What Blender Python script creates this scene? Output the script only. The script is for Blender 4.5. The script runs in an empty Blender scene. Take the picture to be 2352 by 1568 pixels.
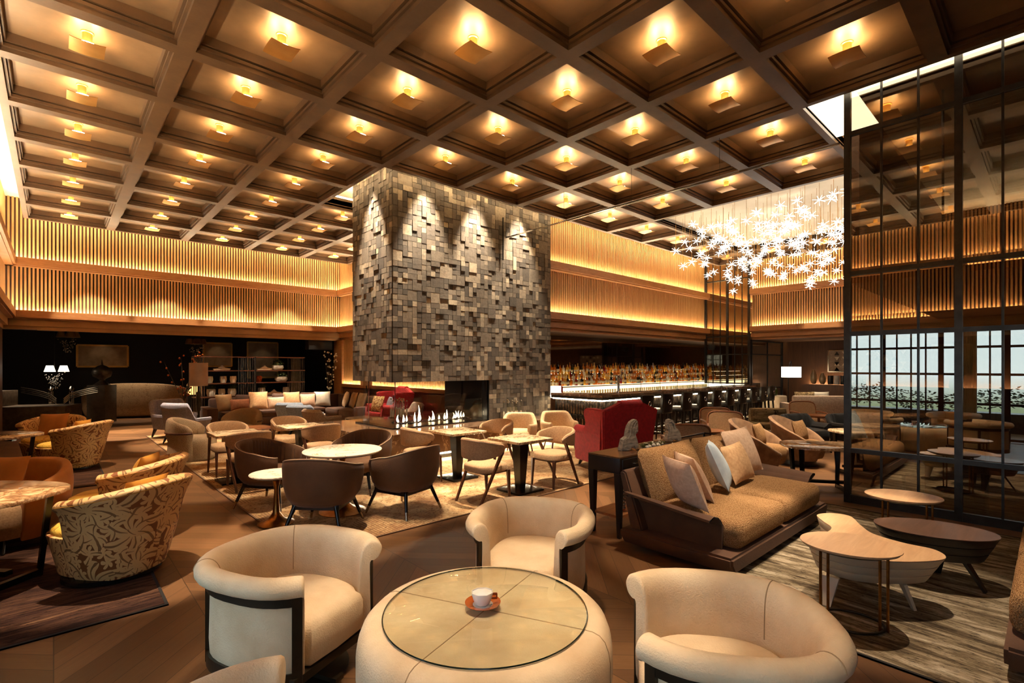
import bpy, bmesh, math, random
from mathutils import Vector, Matrix
random.seed(7)
PI = math.pi
S = bpy.context.scene
COL = S.collection
# ---- surveyed frame: room X runs along the bar wall, Y along the left wall, eye at the origin -----
FOC, HORY, MIDX, EYE, YAW = 1145.0, 840.0, 1176.0, 1.75, math.radians(47.4)
CY, SY = math.cos(YAW), math.sin(YAW)
def C(rt, fw, z=0.0):
    """a place given as metres to the right of and ahead of the standpoint"""
    return Vector((fw*CY + rt*SY, fw*SY - rt*CY, z))
def P(px, py, z=0.0):
    """a place on the level z, read from the survey of the photograph"""
    fw = FOC*(EYE-z)/(py-HORY)
    return C((px-MIDX)/FOC*fw, fw, z)
def D(rt, fw):
    v = C(rt, fw); return math.atan2(v.y, v.x)
def K(px, Y=None, X=None):
    k = (px-MIDX)/FOC
    dx, dy = CY+SY*k, SY-CY*k
    return X*dy/dx if X is not None else Y*dx/dy
# ------------------------------------------------------------------------------------------ objects
def link(o):
    COL.objects.link(o); return o
def tag(o, label=None, cat=None, group=None, kind=None):
    if label: o['label'] = label
    if cat: o['category'] = cat
    if group: o['group'] = group
    if kind: o['kind'] = kind
    return o
def thing(name, label, cat, loc=(0,0,0), rot=0.0, group=None):
    o = bpy.data.objects.new(name, None); o.empty_display_size = .1
    link(o); o.location = loc; o.rotation_euler = (0,0,rot)
    return tag(o, label, cat, group)
def obj(name, bm, m, parent=None, smooth=True, auto=True, label=None, ang=50):
    me = bpy.data.meshes.new(name)
    bmesh.ops.recalc_face_normals(bm, faces=bm.faces)
    bm.to_mesh(me); bm.free()
    for mm in (m if isinstance(m, (list, tuple)) else [m]): me.materials.append(mm)
    if smooth:
        for p in me.polygons: p.use_smooth = True
        if auto: me.set_sharp_from_angle(angle=math.radians(ang))
    o = link(bpy.data.objects.new(name, me))
    if parent: o.parent = parent
    if label: o['label'] = label
    return o
def struct(name, bm, m, smooth=False, parent=None):
    o = obj(name, bm, m, parent, smooth)
    if parent is None: o['kind'] = 'structure'
    return o
def solo(name, bm, m, label, cat, loc=(0,0,0), rot=0.0, group=None, smooth=True):
    o = obj(name, bm, m, None, smooth); o.location = loc; o.rotation_euler = (0,0,rot)
    return tag(o, label, cat, group)
def dup(root, loc, rot=None, label=None, group=None):
    r = root.copy(); link(r); r.location = loc
    if rot is not None: r.rotation_euler = (0,0,rot)
    if label: r['label'] = label
    if group: r['group'] = group
    for ch in list(root.children):
        c = ch.copy(); link(c); c.parent = r
        for g in ch.children:
            d = g.copy(); link(d); d.parent = c
    return r
ORD = ['first','second','third','fourth','fifth','sixth','seventh','eighth','ninth','tenth','eleventh','twelfth']
# ------------------------------------------------------------------------------------------ meshes
def B(): return bmesh.new()
def box(bm, x0, x1, y0, y1, z0, z1, mi=0, rot=None, bev=0.0, seg=2):
    v = [bm.verts.new((x,y,z)) for x in (x0,x1) for y in (y0,y1) for z in (z0,z1)]
    fs = [(0,1,3,2),(4,6,7,5),(0,4,5,1),(2,3,7,6),(0,2,6,4),(1,5,7,3)]
    F = [bm.faces.new([v[i] for i in f]) for f in fs]
    for f in F: f.material_index = mi
    if bev:
        bmesh.ops.recalc_face_normals(bm, faces=F)
        es = list({e for f in F for e in f.edges})
        r = bmesh.ops.bevel(bm, geom=es, offset=bev, segments=seg, affect='EDGES', profile=.6)
        v = list({w for f in r['faces'] for w in f.verts} | {w for w in v if w.is_valid})
    if rot is not None: bmesh.ops.transform(bm, matrix=rot, verts=[w for w in v if w.is_valid])
    return v
def rbox(x0,x1,y0,y1,z0,z1,bev=.01):
    bm = B(); box(bm,x0,x1,y0,y1,z0,z1,bev=bev); return bm
def ring_mesh(bm, rings, caps=(True,True), closed=True, mi=0):
    rv = [[bm.verts.new(p) for p in r] for r in rings]
    n = len(rv[0])
    for a, b in zip(rv, rv[1:]):
        for i in range(n if closed else n-1):
            j = (i+1) % n
            try: bm.faces.new((a[i],a[j],b[j],b[i])).material_index = mi
            except ValueError: pass
    if caps[0]: bm.faces.new(rv[0][::-1]).material_index = mi
    if caps[1]: bm.faces.new(rv[-1]).material_index = mi
    return rv
def lathe(bm, prof, seg=24, at=(0,0,0), sx=1.0, sy=1.0, mi=0, caps=(True,True)):
    x, y, z = at
    return ring_mesh(bm, [[(x+sx*r*math.cos(2*PI*i/seg), y+sy*r*math.sin(2*PI*i/seg), z+h) for i in range(seg)] for r, h in prof], caps, True, mi)
def rod(bm, a, b, r0, r1=None, seg=10, mi=0):
    a, b = Vector(a), Vector(b); r1 = r0 if r1 is None else r1
    d = (b-a).normalized(); u = d.orthogonal().normalized(); w = d.cross(u)
    ring_mesh(bm, [[c+(u*math.cos(2*PI*i/seg)+w*math.sin(2*PI*i/seg))*r for i in range(seg)] for c, r in ((a,r0),(b,r1))], mi=mi)
def bar(bm, a, b, w, h=None, w1=None, h1=None, up=(0,0,1)):
    """rectangular bar from a to b, optionally tapering"""
    a, b = Vector(a), Vector(b); h = w if h is None else h; w1 = w if w1 is None else w1; h1 = h if h1 is None else h1
    d = (b-a).normalized(); s = d.cross(Vector(up))
    if s.length < 1e-4: s = d.cross(Vector((0,1,0)))
    s.normalize(); t = s.cross(d)
    ring_mesh(bm, [[c+s*i*ww/2+t*j*hh/2 for i, j in ((-1,-1),(1,-1),(1,1),(-1,1))] for c, ww, hh in ((a,w,h),(b,w1,h1))])
def tube(bm, pts, r, seg=8, closed=False, mi=0):
    pts = [Vector(p) for p in pts]; n = len(pts); rings = []
    u = None
    for i, p in enumerate(pts):
        if closed: d = pts[(i+1) % n]-pts[i-1]
        else: d = pts[min(i+1,n-1)]-pts[max(i-1,0)]
        d.normalize()
        u = d.orthogonal().normalized() if u is None else (u-d*u.dot(d)).normalized()
        w = d.cross(u); rr = r(i/(n-1)) if callable(r) else r
        rings.append([p+(u*math.cos(2*PI*k/seg)+w*math.sin(2*PI*k/seg))*rr for k in range(seg)])
    if closed: rings.append(rings[0]); 
    ring_mesh(bm, rings, (not closed, not closed), True, mi)
    if closed: bmesh.ops.remove_doubles(bm, verts=bm.verts, dist=1e-5)
def circ(r, n=32, sx=1.0, sy=1.0, p=2.0, cx=0, cy=0):
    out = []
    for i in range(n):
        t = 2*PI*i/n; c, s = math.cos(t), math.sin(t)
        out.append((cx+sx*r*math.copysign(abs(c)**(2/p), c), cy+sy*r*math.copysign(abs(s)**(2/p), s)))
    return out
def solid(bm, outline, prof, mi=0):
    """stack of inset copies of an outline: prof is a list of (inset, z)"""
    n = len(outline); cx = sum(p[0] for p in outline)/n; cy = sum(p[1] for p in outline)/n
    ra = sum(math.hypot(p[0]-cx, p[1]-cy) for p in outline)/n
    rings = []
    for ins, z in prof:
        k = 1-ins/ra
        rings.append([(cx+(x-cx)*k, cy+(y-cy)*k, z) for x, y in outline])
    return ring_mesh(bm, rings, mi=mi)
def prism(bm, outline, h0, h1, axis='z', mi=0, bev=0.0):
    f = {'z': lambda a,b,h: (a,b,h), 'y': lambda a,b,h: (a,h,b), 'x': lambda a,b,h: (h,a,b)}[axis]
    rings = [[f(a,b,h) for a, b in outline] for h in (h0,h1)]
    rv = ring_mesh(bm, rings, mi=mi)
    if bev:
        bmesh.ops.recalc_face_normals(bm, faces=bm.faces)
        es = [e for e in bm.edges if len(e.link_faces) == 2 and e.calc_face_angle(0) > 1.0]
        bmesh.ops.bevel(bm, geom=es, offset=bev, segments=2, affect='EDGES')
def upath(a_front, a_back, half, n=28, p=2.6, open_deg=48):
    """plan of a wrap-round back, chair facing +x: from the left arm tip round the back to the right arm tip, with outward normals"""
    t0 = math.radians(open_deg); pts = []
    for i in range(n+1):
        t = t0+(2*PI-2*t0)*i/n; c, s = math.cos(t), math.sin(t)
        a = a_front if c > 0 else a_back
        pts.append(Vector((a*math.copysign(abs(c)**(2/p), c), half*math.copysign(abs(s)**(2/p), s), 0)))
    out = []
    for i, q in enumerate(pts):
        d = pts[min(i+1,n)]-pts[max(i-1,0)]; d.normalize()
        out.append((q, Vector((d.y, -d.x, 0)), i/n))
    return out
def crom(sec, n):
    N = len(sec); out = []
    for i in range(N):
        p0, p1, p2, p3 = sec[i-1], sec[i], sec[(i+1)%N], sec[(i+2)%N]
        for k in range(n):
            t = k/n; out.append(tuple(.5*(2*p1[a]+(p2[a]-p0[a])*t+(2*p0[a]-5*p1[a]+4*p2[a]-p3[a])*t*t+(3*p1[a]-p0[a]-3*p2[a]+p3[a])*t**3) for a in (0,1)))
    return out
def sweep(bm, path, prof, caps=(True,True), sm=3):
    """prof(t) gives closed section [(offset outward, z)...]"""
    if sm: base = prof; prof = lambda q: crom(base(q), sm)
    rings = [[q+nn*o+Vector((0,0,z)) for o, z in prof(t)] for q, nn, t in path]
    if sm:
        def ends(r0, r1):
            c = sum(r0, Vector())/len(r0); d = (sum(r0, Vector())-sum(r1, Vector())).normalized(); out = []
            wd = max((p-c).length for p in r0); e = min(.022, wd*.2)
            for k, f in ((1,.35),(.86,.8),(.6,1.0)):
                sh = e*(1-k)*2.2; out.append([p+(c-p)*min(.5,(sh/max(.02,(p-c).length)))+d*e*f for p in r0])
            return out
        rings = ends(rings[0], rings[1])[::-1]+rings+ends(rings[-1], rings[-2])
    return ring_mesh(bm, rings, caps)
def backness(t, e=1.0):   # 0 at arm tips, 1 at the middle of the back
    return max(0.0, math.sin(PI*t))**e
def cushion_mesh(w, h, t, n=14, pinch=.06, lump=0.0, seed=0):
    """square scatter cushion standing in the local xz plane, thickness along y, bottom edge at z=0"""
    rnd = random.Random(seed); bm = B(); g = {}
    ph = rnd.random()*6
    for s in (-1,1):
        for i in range(n+1):
            for j in range(n+1):
                u, v = 2*i/n-1, 2*j/n-1
                edge = i in (0,n) or j in (0,n)
                if edge and s == 1: g[s,i,j] = g[-1,i,j]; continue
                k = 1-pinch*(1-abs(u)**2)*(abs(v)**4) ; k2 = 1-pinch*(1-abs(v)**2)*(abs(u)**4)
                th = (max(0,(1-u*u))*max(0,(1-v*v)))**.5
                th += lump*math.sin(3*u+ph)*math.cos(2.6*v+ph)*th
                g[s,i,j] = bm.verts.new((u*k2*w/2, s*th*t/2, (v*k+1)*h/2))
    for s in (-1,1):
        for i in range(n):
            for j in range(n):
                bm.faces.new((g[s,i,j],g[s,i+1,j],g[s,i+1,j+1],g[s,i,j+1]))
    return bm
def cushion(label, m, loc, face, w=.45, h=.45, t=.16, tilt=14, roll=0, group=None, seed=0, lump=.08):
    """a scatter cushion: face is the compass angle its front looks to, tilt leans it backwards"""
    bm = cushion_mesh(w, h, t, lump=lump, seed=seed)
    R = Matrix.Rotation(math.radians(roll), 4, 'Y')
    bmesh.ops.transform(bm, matrix=Matrix.Rotation(math.radians(-tilt), 4, 'X') @ R, verts=bm.verts)
    lo = min(v.co.z for v in bm.verts)
    for v in bm.verts: v.co.z -= lo
    return solo('scatter_cushion', bm, m, label, 'cushion', loc, face+PI/2, group)
# --------------------------------------------------------------------------------------- materials
def nt(name):
    m = bpy.data.materials.new(name); m.use_nodes = True
    n = m.node_tree.nodes; l = m.node_tree.links
    return m, n, l, n['Principled BSDF']
def col(c): return (c[0], c[1], c[2], 1.0)
def hx(h):
    f = lambda v: (v/12.92 if v <= .04045 else ((v+.055)/1.055)**2.4)
    return tuple(f(int(h[i:i+2],16)/255) for i in (0,2,4))
def coords(n, l, stretch=(1,1,1), rot=(0,0,0)):
    tc = n.new('ShaderNodeTexCoord'); mp = n.new('ShaderNodeMapping')
    mp.inputs['Scale'].default_value = stretch; mp.inputs['Rotation'].default_value = rot
    l.new(tc.outputs['Object'], mp.inputs['Vector']); return mp.outputs['Vector']
def noise(n, l, vec, scale, detail=4, rough=.55, dist=0.0):
    t = n.new('ShaderNodeTexNoise'); t.inputs['Scale'].default_value = scale; t.inputs['Detail'].default_value = detail
    t.inputs['Roughness'].default_value = rough; t.inputs['Distortion'].default_value = dist
    l.new(vec, t.inputs['Vector']); return t
def ramp(n, l, fac, stops):
    r = n.new('ShaderNodeValToRGB'); e = r.color_ramp.elements
    e[0].position, e[0].color = stops[0][0], col(stops[0][1]); e[1].position, e[1].color = stops[-1][0], col(stops[-1][1])
    for p, c in stops[1:-1]:
        x = e.new(p); x.color = col(c)
    l.new(fac, r.inputs['Fac']); return r.outputs['Color']
def math_(n, l, op, a, b=None, c=None):
    m = n.new('ShaderNodeMath'); m.operation = op
    for i, v in enumerate((a,b,c)):
        if v is None: continue
        if isinstance(v, (int,float)): m.inputs[i].default_value = v
        else: l.new(v, m.inputs[i])
    return m.outputs[0]
def mixc(n, l, fac, a, b, mode='MIX'):
    m = n.new('ShaderNodeMix'); m.data_type = 'RGBA'; m.blend_type = mode
    if isinstance(fac, (int,float)): m.inputs[0].default_value = fac
    else: l.new(fac, m.inputs[0])
    for i, v in ((6,a),(7,b)):
        if isinstance(v, tuple): m.inputs[i].default_value = col(v)
        else: l.new(v, m.inputs[i])
    return m.outputs[2]
def bump(n, l, bs, h, strength, dist=.02):
    b = n.new('ShaderNodeBump'); b.inputs['Strength'].default_value = strength; b.inputs['Distance'].default_value = dist
    l.new(h, b.inputs['Height']); l.new(b.outputs['Normal'], bs.inputs['Normal'])
def mat(name, c1, c2=None, scale=8, rough=.55, metal=0.0, bmp=0.0, bscale=60, stretch=(1,1,1), sheen=0.0, coat=0.0, spec=.5, trans=0.0, lo=.35, hi=.65, detail=4):
    m, n, l, b = nt(name)
    b.inputs['Roughness'].default_value = rough; b.inputs['Metallic'].default_value = metal
    b.inputs['Specular IOR Level'].default_value = spec
    if sheen: b.inputs['Sheen Weight'].default_value = sheen; b.inputs['Sheen Roughness'].default_value = .4
    if coat: b.inputs['Coat Weight'].default_value = coat; b.inputs['Coat Roughness'].default_value = .08
    if trans: b.inputs['Transmission Weight'].default_value = trans
    vec = coords(n, l, stretch)
    c2 = c2 or tuple(x*.82 for x in c1)
    l.new(ramp(n, l, noise(n, l, vec, scale, detail).outputs['Fac'], [(lo,c1),(hi,c2)]), b.inputs['Base Color'])
    if bmp: bump(n, l, b, noise(n, l, vec, bscale, 3).outputs['Fac'], bmp)
    return m
def emis(name, c, s, c2=None):
    m, n, l, b = nt(name)
    n.remove(b); e = n.new('ShaderNodeEmission'); e.inputs['Color'].default_value = col(c); e.inputs['Strength'].default_value = s
    l.new(e.outputs[0], n['Material Output'].inputs[0]); return m
def pane(name, tint, refl, rough=0.0, rtint=(1,1,1), fres=True):
    """thin sheet of glass: tinted see-through plus mirror reflection"""
    m, n, l, b = nt(name); n.remove(b)
    t = n.new('ShaderNodeBsdfTransparent'); t.inputs[0].default_value = col(tint)
    g = n.new('ShaderNodeBsdfGlossy'); g.inputs['Color'].default_value = col(rtint); g.inputs['Roughness'].default_value = rough
    x = n.new('ShaderNodeMixShader')
    if fres:
        lw = n.new('ShaderNodeLayerWeight'); lw.inputs[0].default_value = .5
        f = math_(n, l, 'MULTIPLY_ADD', math_(n, l, 'POWER', lw.outputs['Facing'], 5.0), 1-refl, refl); l.new(f, x.inputs[0])
    else: x.inputs[0].default_value = refl
    l.new(t.outputs[0], x.inputs[1]); l.new(g.outputs[0], x.inputs[2]); l.new(x.outputs[0], n['Material Output'].inputs[0])
    return m
M = {}
# chevron oak floor
def m_floor():
    m, n, l, b = nt('oak_chevron'); vec = coords(n, l, (1,1,1), (0,0,math.radians(0)))
    sp = n.new('ShaderNodeSeparateXYZ'); l.new(vec, sp.inputs[0]); x, y = sp.outputs[0], sp.outputs[1]
    W, PW = .78, .145
    xs = math_(n, l, 'DIVIDE', x, W); ci = math_(n, l, 'FLOOR', xs)
    par = math_(n, l, 'MODULO', math_(n, l, 'ABSOLUTE', ci), 2.0)
    sg = math_(n, l, 'MULTIPLY_ADD', par, 2.0, -1.0)
    t = math_(n, l, 'ADD', y, math_(n, l, 'MULTIPLY', math_(n, l, 'MULTIPLY', x, sg), 1.0))
    ts = math_(n, l, 'DIVIDE', t, PW*1.414); pi_ = math_(n, l, 'FLOOR', ts)
    cv = n.new('ShaderNodeCombineXYZ'); l.new(ci, cv.inputs[0]); l.new(pi_, cv.inputs[1])
    wn = n.new('ShaderNodeTexWhiteNoise'); wn.noise_dimensions = '2D'; l.new(cv.outputs[0], wn.inputs['Vector'])
    # grain running along each plank
    a = math_(n, l, 'SUBTRACT', math_(n, l, 'MULTIPLY', y, sg), x)
    gv = n.new('ShaderNodeCombineXYZ'); l.new(math_(n, l, 'MULTIPLY', t, 9.0), gv.inputs[0]); l.new(math_(n, l, 'MULTIPLY', a, .8), gv.inputs[1]); l.new(wn.outputs['Value'], gv.inputs[2])
    gr = noise(n, l, gv.outputs[0], 3.0, 6, .65, .6)
    c = ramp(n, l, wn.outputs['Value'], [(0,hx('5f4229')),(.5,hx('705031')),(1,hx('855f3d'))])
    c = mixc(n, l, math_(n, l, 'MULTIPLY', gr.outputs['Fac'], .75), c, hx('553218'))
    fr = math_(n, l, 'FRACT', ts); fx_ = math_(n, l, 'FRACT', xs)
    seam = math_(n, l, 'MINIMUM', math_(n, l, 'MULTIPLY', math_(n, l, 'MINIMUM', fr, math_(n, l, 'SUBTRACT', 1.0, fr)), .2), math_(n, l, 'MULTIPLY', math_(n, l, 'MINIMUM', fx_, math_(n, l, 'SUBTRACT', 1.0, fx_)), .78))
    sm = math_(n, l, 'LESS_THAN', seam, .0028)
    c = mixc(n, l, math_(n, l, 'MULTIPLY', sm, .75), c, hx('1c0f07'))
    l.new(c, b.inputs['Base Color']); b.inputs['Roughness'].default_value = .42; b.inputs['Specular IOR Level'].default_value = .35
    bump(n, l, b, gr.outputs['Fac'], .12, .01)
    return m
M['floor'] = m_floor()
def m_rug(name, stops, stripes=(6,1.2,1), rot=0.0, fleck=None, fs=30, bands=None):
    m, n, l, b = nt(name); vec = coords(n, l, stripes, (0,0,rot))
    a = noise(n, l, vec, 1.6, 8, .68, .8)
    c = ramp(n, l, a.outputs['Fac'], stops)
    v2 = coords(n, l, (1,1,1))
    if fleck:
        v3 = coords(n, l, (stripes[0]*2.2,stripes[1]*2.2,1), (0,0,rot))
        f = noise(n, l, v3, fs/6, 6, .75); k = math_(n, l, 'GREATER_THAN', f.outputs['Fac'], .57)
        c = mixc(n, l, math_(n, l, 'MULTIPLY', k, .85), c, fleck)
    if bands:
        w = n.new('ShaderNodeTexWave'); w.inputs['Scale'].default_value = bands[0]; w.inputs['Distortion'].default_value = 1.5; w.inputs['Detail'].default_value = 3
        w.bands_direction = bands[1]; l.new(v2, w.inputs['Vector'])
        big = noise(n, l, v2, .7, 2)
        k = math_(n, l, 'MULTIPLY', math_(n, l, 'GREATER_THAN', w.outputs['Fac'], .55), math_(n, l, 'GREATER_THAN', big.outputs['Fac'], .5))
        c = mixc(n, l, math_(n, l, 'MULTIPLY', k, .55), c, bands[2])
    l.new(c, b.inputs['Base Color']); b.inputs['Roughness'].default_value = .95; b.inputs['Specular IOR Level'].default_value = .1
    bump(n, l, b, noise(n, l, v2, 180, 3).outputs['Fac'], .6, .01)
    return m
M['rug_main'] = m_rug('rug_mottled', [(.25,hx('6a4a30')),(.42,hx('8f6a46')),(.55,hx('b5946a')),(.72,hx('d2b890'))], (1.4,1.4,1), 0, hx('5a3c26'), 40, (9,'X',hx('60432c')))
M['rug_right'] = m_rug('rug_streaked', [(.25,hx('241c14')),(.40,hx('4a3d2e')),(.50,hx('76664f')),(.60,hx('a0907a')),(.78,hx('c9bba4'))], (7,1.1,1), 0, hx('1a140e'), 34)
M['rug_left'] = m_rug('rug_umber', [(.25,hx('160d08')),(.45,hx('34201a')),(.60,hx('5a3d2c')),(.8,hx('9a7a58'))], (.8,6,1), 0, hx('120a06'), 26)
M['rug_edge'] = mat('rug_binding', hx('1a120c'), rough=.9)
# ceiling plaster, beams, oak
def m_wood(name, c1, c2, c3, grain=(14,14,.9), rough=.5, sc=2.2, coat=0, bmp=.08):
    m, n, l, b = nt(name); vec = coords(n, l, grain)
    a = noise(n, l, vec, sc, 7, .62, .7)
    l.new(ramp(n, l, a.outputs['Fac'], [(.28,c1),(.5,c2),(.72,c3)]), b.inputs['Base Color'])
    b.inputs['Roughness'].default_value = rough
    if coat: b.inputs['Coat Weight'].default_value = coat
    bump(n, l, b, a.outputs['Fac'], bmp, .01)
    return m
M['coffer'] = mat('ceiling_plaster', hx('927456'), hx('6a543e'), 1.6, .42, .25, .12, 5, lo=.3, hi=.7, detail=9)
M['beam'] = mat('beam_bronze_oak', hx('5c432c'), hx('4a3523'), 3, .45, .1, .06, 30, detail=7)
M['slot'] = mat('white_ceiling', hx('f3e6cb'), hx('eadbbd'), 2, .8)
M['slat'] = m_wood('oak_slats', hx('ae7e4a'), hx('c0925a'), hx('cea26c'), (10,10,.8), .55)
M['slatback'] = m_wood('oak_slat_backing', hx('3f2410'), hx('4a2b15'), hx('55331b'), (10,10,.8), .7)
M['oak'] = m_wood('oak_trim', hx('8a5a30'), hx('9c693a'), hx('a87444'), (2,2,10), .5)
M['oakdark'] = m_wood('oak_panel', hx('4f3019'), hx('5d3a20'), hx('6a4426'), (10,10,.8), .5)
M['soffit'] = mat('soffit_plaster', hx('a98458'), hx('94724a'), 1.2, .6)
M['black'] = mat('black_lacquer', hx('0a0908'), hx('0e0c0a'), 5, .25)
M['blackmatt'] = mat('black_matt', hx('0b0a0a'), hx('100e0d'), 5, .7)
M['ebony'] = m_wood('ebonised_wood', hx('15100c'), hx('1c1611'), hx('241b14'), (6,6,1), .35)
M['steel'] = mat('gunmetal', hx('3a3632'), hx('2e2a27'), 10, .35, .7)
M['chrome'] = mat('polished_chrome', hx('d8d4cc'), None, 5, .08, 1.0)
M['brass'] = mat('brushed_brass', hx('9a6a34'), hx('7d5226'), 20, .32, 1.0)
M['gold'] = mat('gold_plate', hx('d9a964'), hx('cb9850'), 4, .38, .8)
M['bronze'] = mat('dark_bronze', hx('3b2f20'), hx('2f2619'), 8, .38, .6)
M['nickel'] = mat('nickel_tip', hx('b9a890'), None, 5, .2, 1.0)
# upholstery
M['hide'] = mat('cream_hide', hx('e3c9a2'), hx('c9a67c'), 3.5, .75, 0, .25, 120, sheen=0.05, lo=.35, hi=.75, detail=8)
M['hide_seam'] = mat('hide_seam', hx('a98861'), None, 5, .8)
M['suede'] = mat('brown_suede', hx('5c381d'), hx('452913'), 4, .8, 0, .15, 90, sheen=0.04, lo=.3, hi=.7, detail=6)
def m_boucle(name, c1, c2, sc=70):
    m, n, l, b = nt(name); vec = coords(n, l)
    v = n.new('ShaderNodeTexVoronoi'); v.inputs['Scale'].default_value = sc; l.new(coords(n, l, (.55,1.3,1.3)), v.inputs['Vector'])
    z = noise(n, l, vec, 6, 5)
    c = ramp(n, l, v.outputs['Distance'], [(.15,c1),(.7,c2)])
    c = mixc(n, l, math_(n, l, 'MULTIPLY', z.outputs['Fac'], .45), c, c2)
    l.new(c, b.inputs['Base Color']); b.inputs['Roughness'].default_value = .95; b.inputs['Specular IOR Level'].default_value = .1
    iv = math_(n, l, 'SUBTRACT', 1.0, v.outputs['Distance']); bump(n, l, b, iv, .9, .012); return m
M['boucle'] = m_boucle('boucle_weave', hx('c99f70'), hx('86603c'), 130)
M['boucle_pale'] = m_boucle('boucle_pale', hx('cdb594'), hx('9d8060'), 150)
M['velvet'] = mat('brown_velvet', hx('6b4829'), hx('52351d'), 3, .8, 0, .1, 60, sheen=0.10, lo=.3, hi=.7)
M['velvet_pipe'] = mat('pale_piping', hx('bfa284'), None, 5, .7)
M['linen'] = mat('beige_linen', hx('b9946c'), hx('a17d58'), 60, .9, 0, .3, 220, sheen=0.03)
M['linen_pale'] = mat('pale_linen', hx('cfae86'), hx('b8956c'), 50, .9, 0, .3, 220, sheen=0.03)
M['taupe'] = mat('taupe_chenille', hx('8f6c4c'), hx('745439'), 8, .9, 0, .2, 160, sheen=0.06)
M['taupe_dark'] = mat('taupe_shell', hx('6b4c33'), hx('573c28'), 8, .85, 0, .2, 160, sheen=0.04)
M['grey'] = mat('grey_wool', hx('8b8791'), hx('74707a'), 40, .9, 0, .3, 200, sheen=0.04)
M['bluegrey'] = mat('blue_grey_wool', hx('8b95a4'), hx('737d8c'), 30, .9, 0, .3, 200, sheen=0.04)
M['mushroom'] = mat('mushroom_wool', hx('a8937f'), hx('8e7a68'), 30, .9, 0, .3, 200, sheen=0.04)
M['red'] = mat('red_wool', hx('a8141b'), hx('8c0d14'), 20, .8, 0, .15, 200, sheen=0.05)
M['black_velvet'] = mat('black_velvet', hx('0c0806'), hx('080504'), 10, .85, sheen=0.03)
M['black_leather'] = mat('black_leather', hx('0d0b0a'), hx('090808'), 20, .38, bmp=.1, bscale=120)
M['brown_sofa'] = mat('umber_velvet', hx('4a2c1a'), hx('3a2114'), 4, .8, sheen=0.06)
M['pink'] = mat('blush_linen', hx('d3b397'), hx('c3a084'), 30, .9, 0, .25, 200)
M['sand'] = mat('sand_linen', hx('cfa67a'), hx('bb9166'), 30, .9, 0, .25, 200)
M['skyblue'] = mat('pale_blue_cotton', hx('a9b3ba'), hx('9aa5ae'), 10, .85, 0, .1, 200)
M['gold_plain'] = mat('ochre_satin', hx('c98a2c'), hx('b57620'), 4, .55, 0, .1, 30, sheen=0.06)
M['orange'] = mat('apricot_velvet', hx('c4803c'), hx('ad6a2c'), 4, .75, sheen=0.06)
M['rust'] = mat('rust_linen', hx('8d5734'), hx('7a4829'), 20, .9)
M['bronze_satin'] = mat('bronze_satin', hx('a98d68'), hx('8a6f4e'), 3, .35, .3)
M['silver_satin'] = mat('silver_satin', hx('c9c2b2'), hx('a39a88'), 3, .35, .3)
M['white_cloth'] = mat('ivory_cloth', hx('e6d7bd'), hx('d8c7a8'), 10, .85)
M['leopard'] = mat('spotted_fabric', hx('d8b67c'), hx('8a5a26'), 26, .85, lo=.47, hi=.53, detail=1)
M['plaid'] = m_rug('plaid_wool', [(.3,hx('30261c')),(.5,hx('7d6a4c')),(.7,hx('b29c74'))], (8,1.2,8), 0, hx('221a12'), 20)
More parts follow.
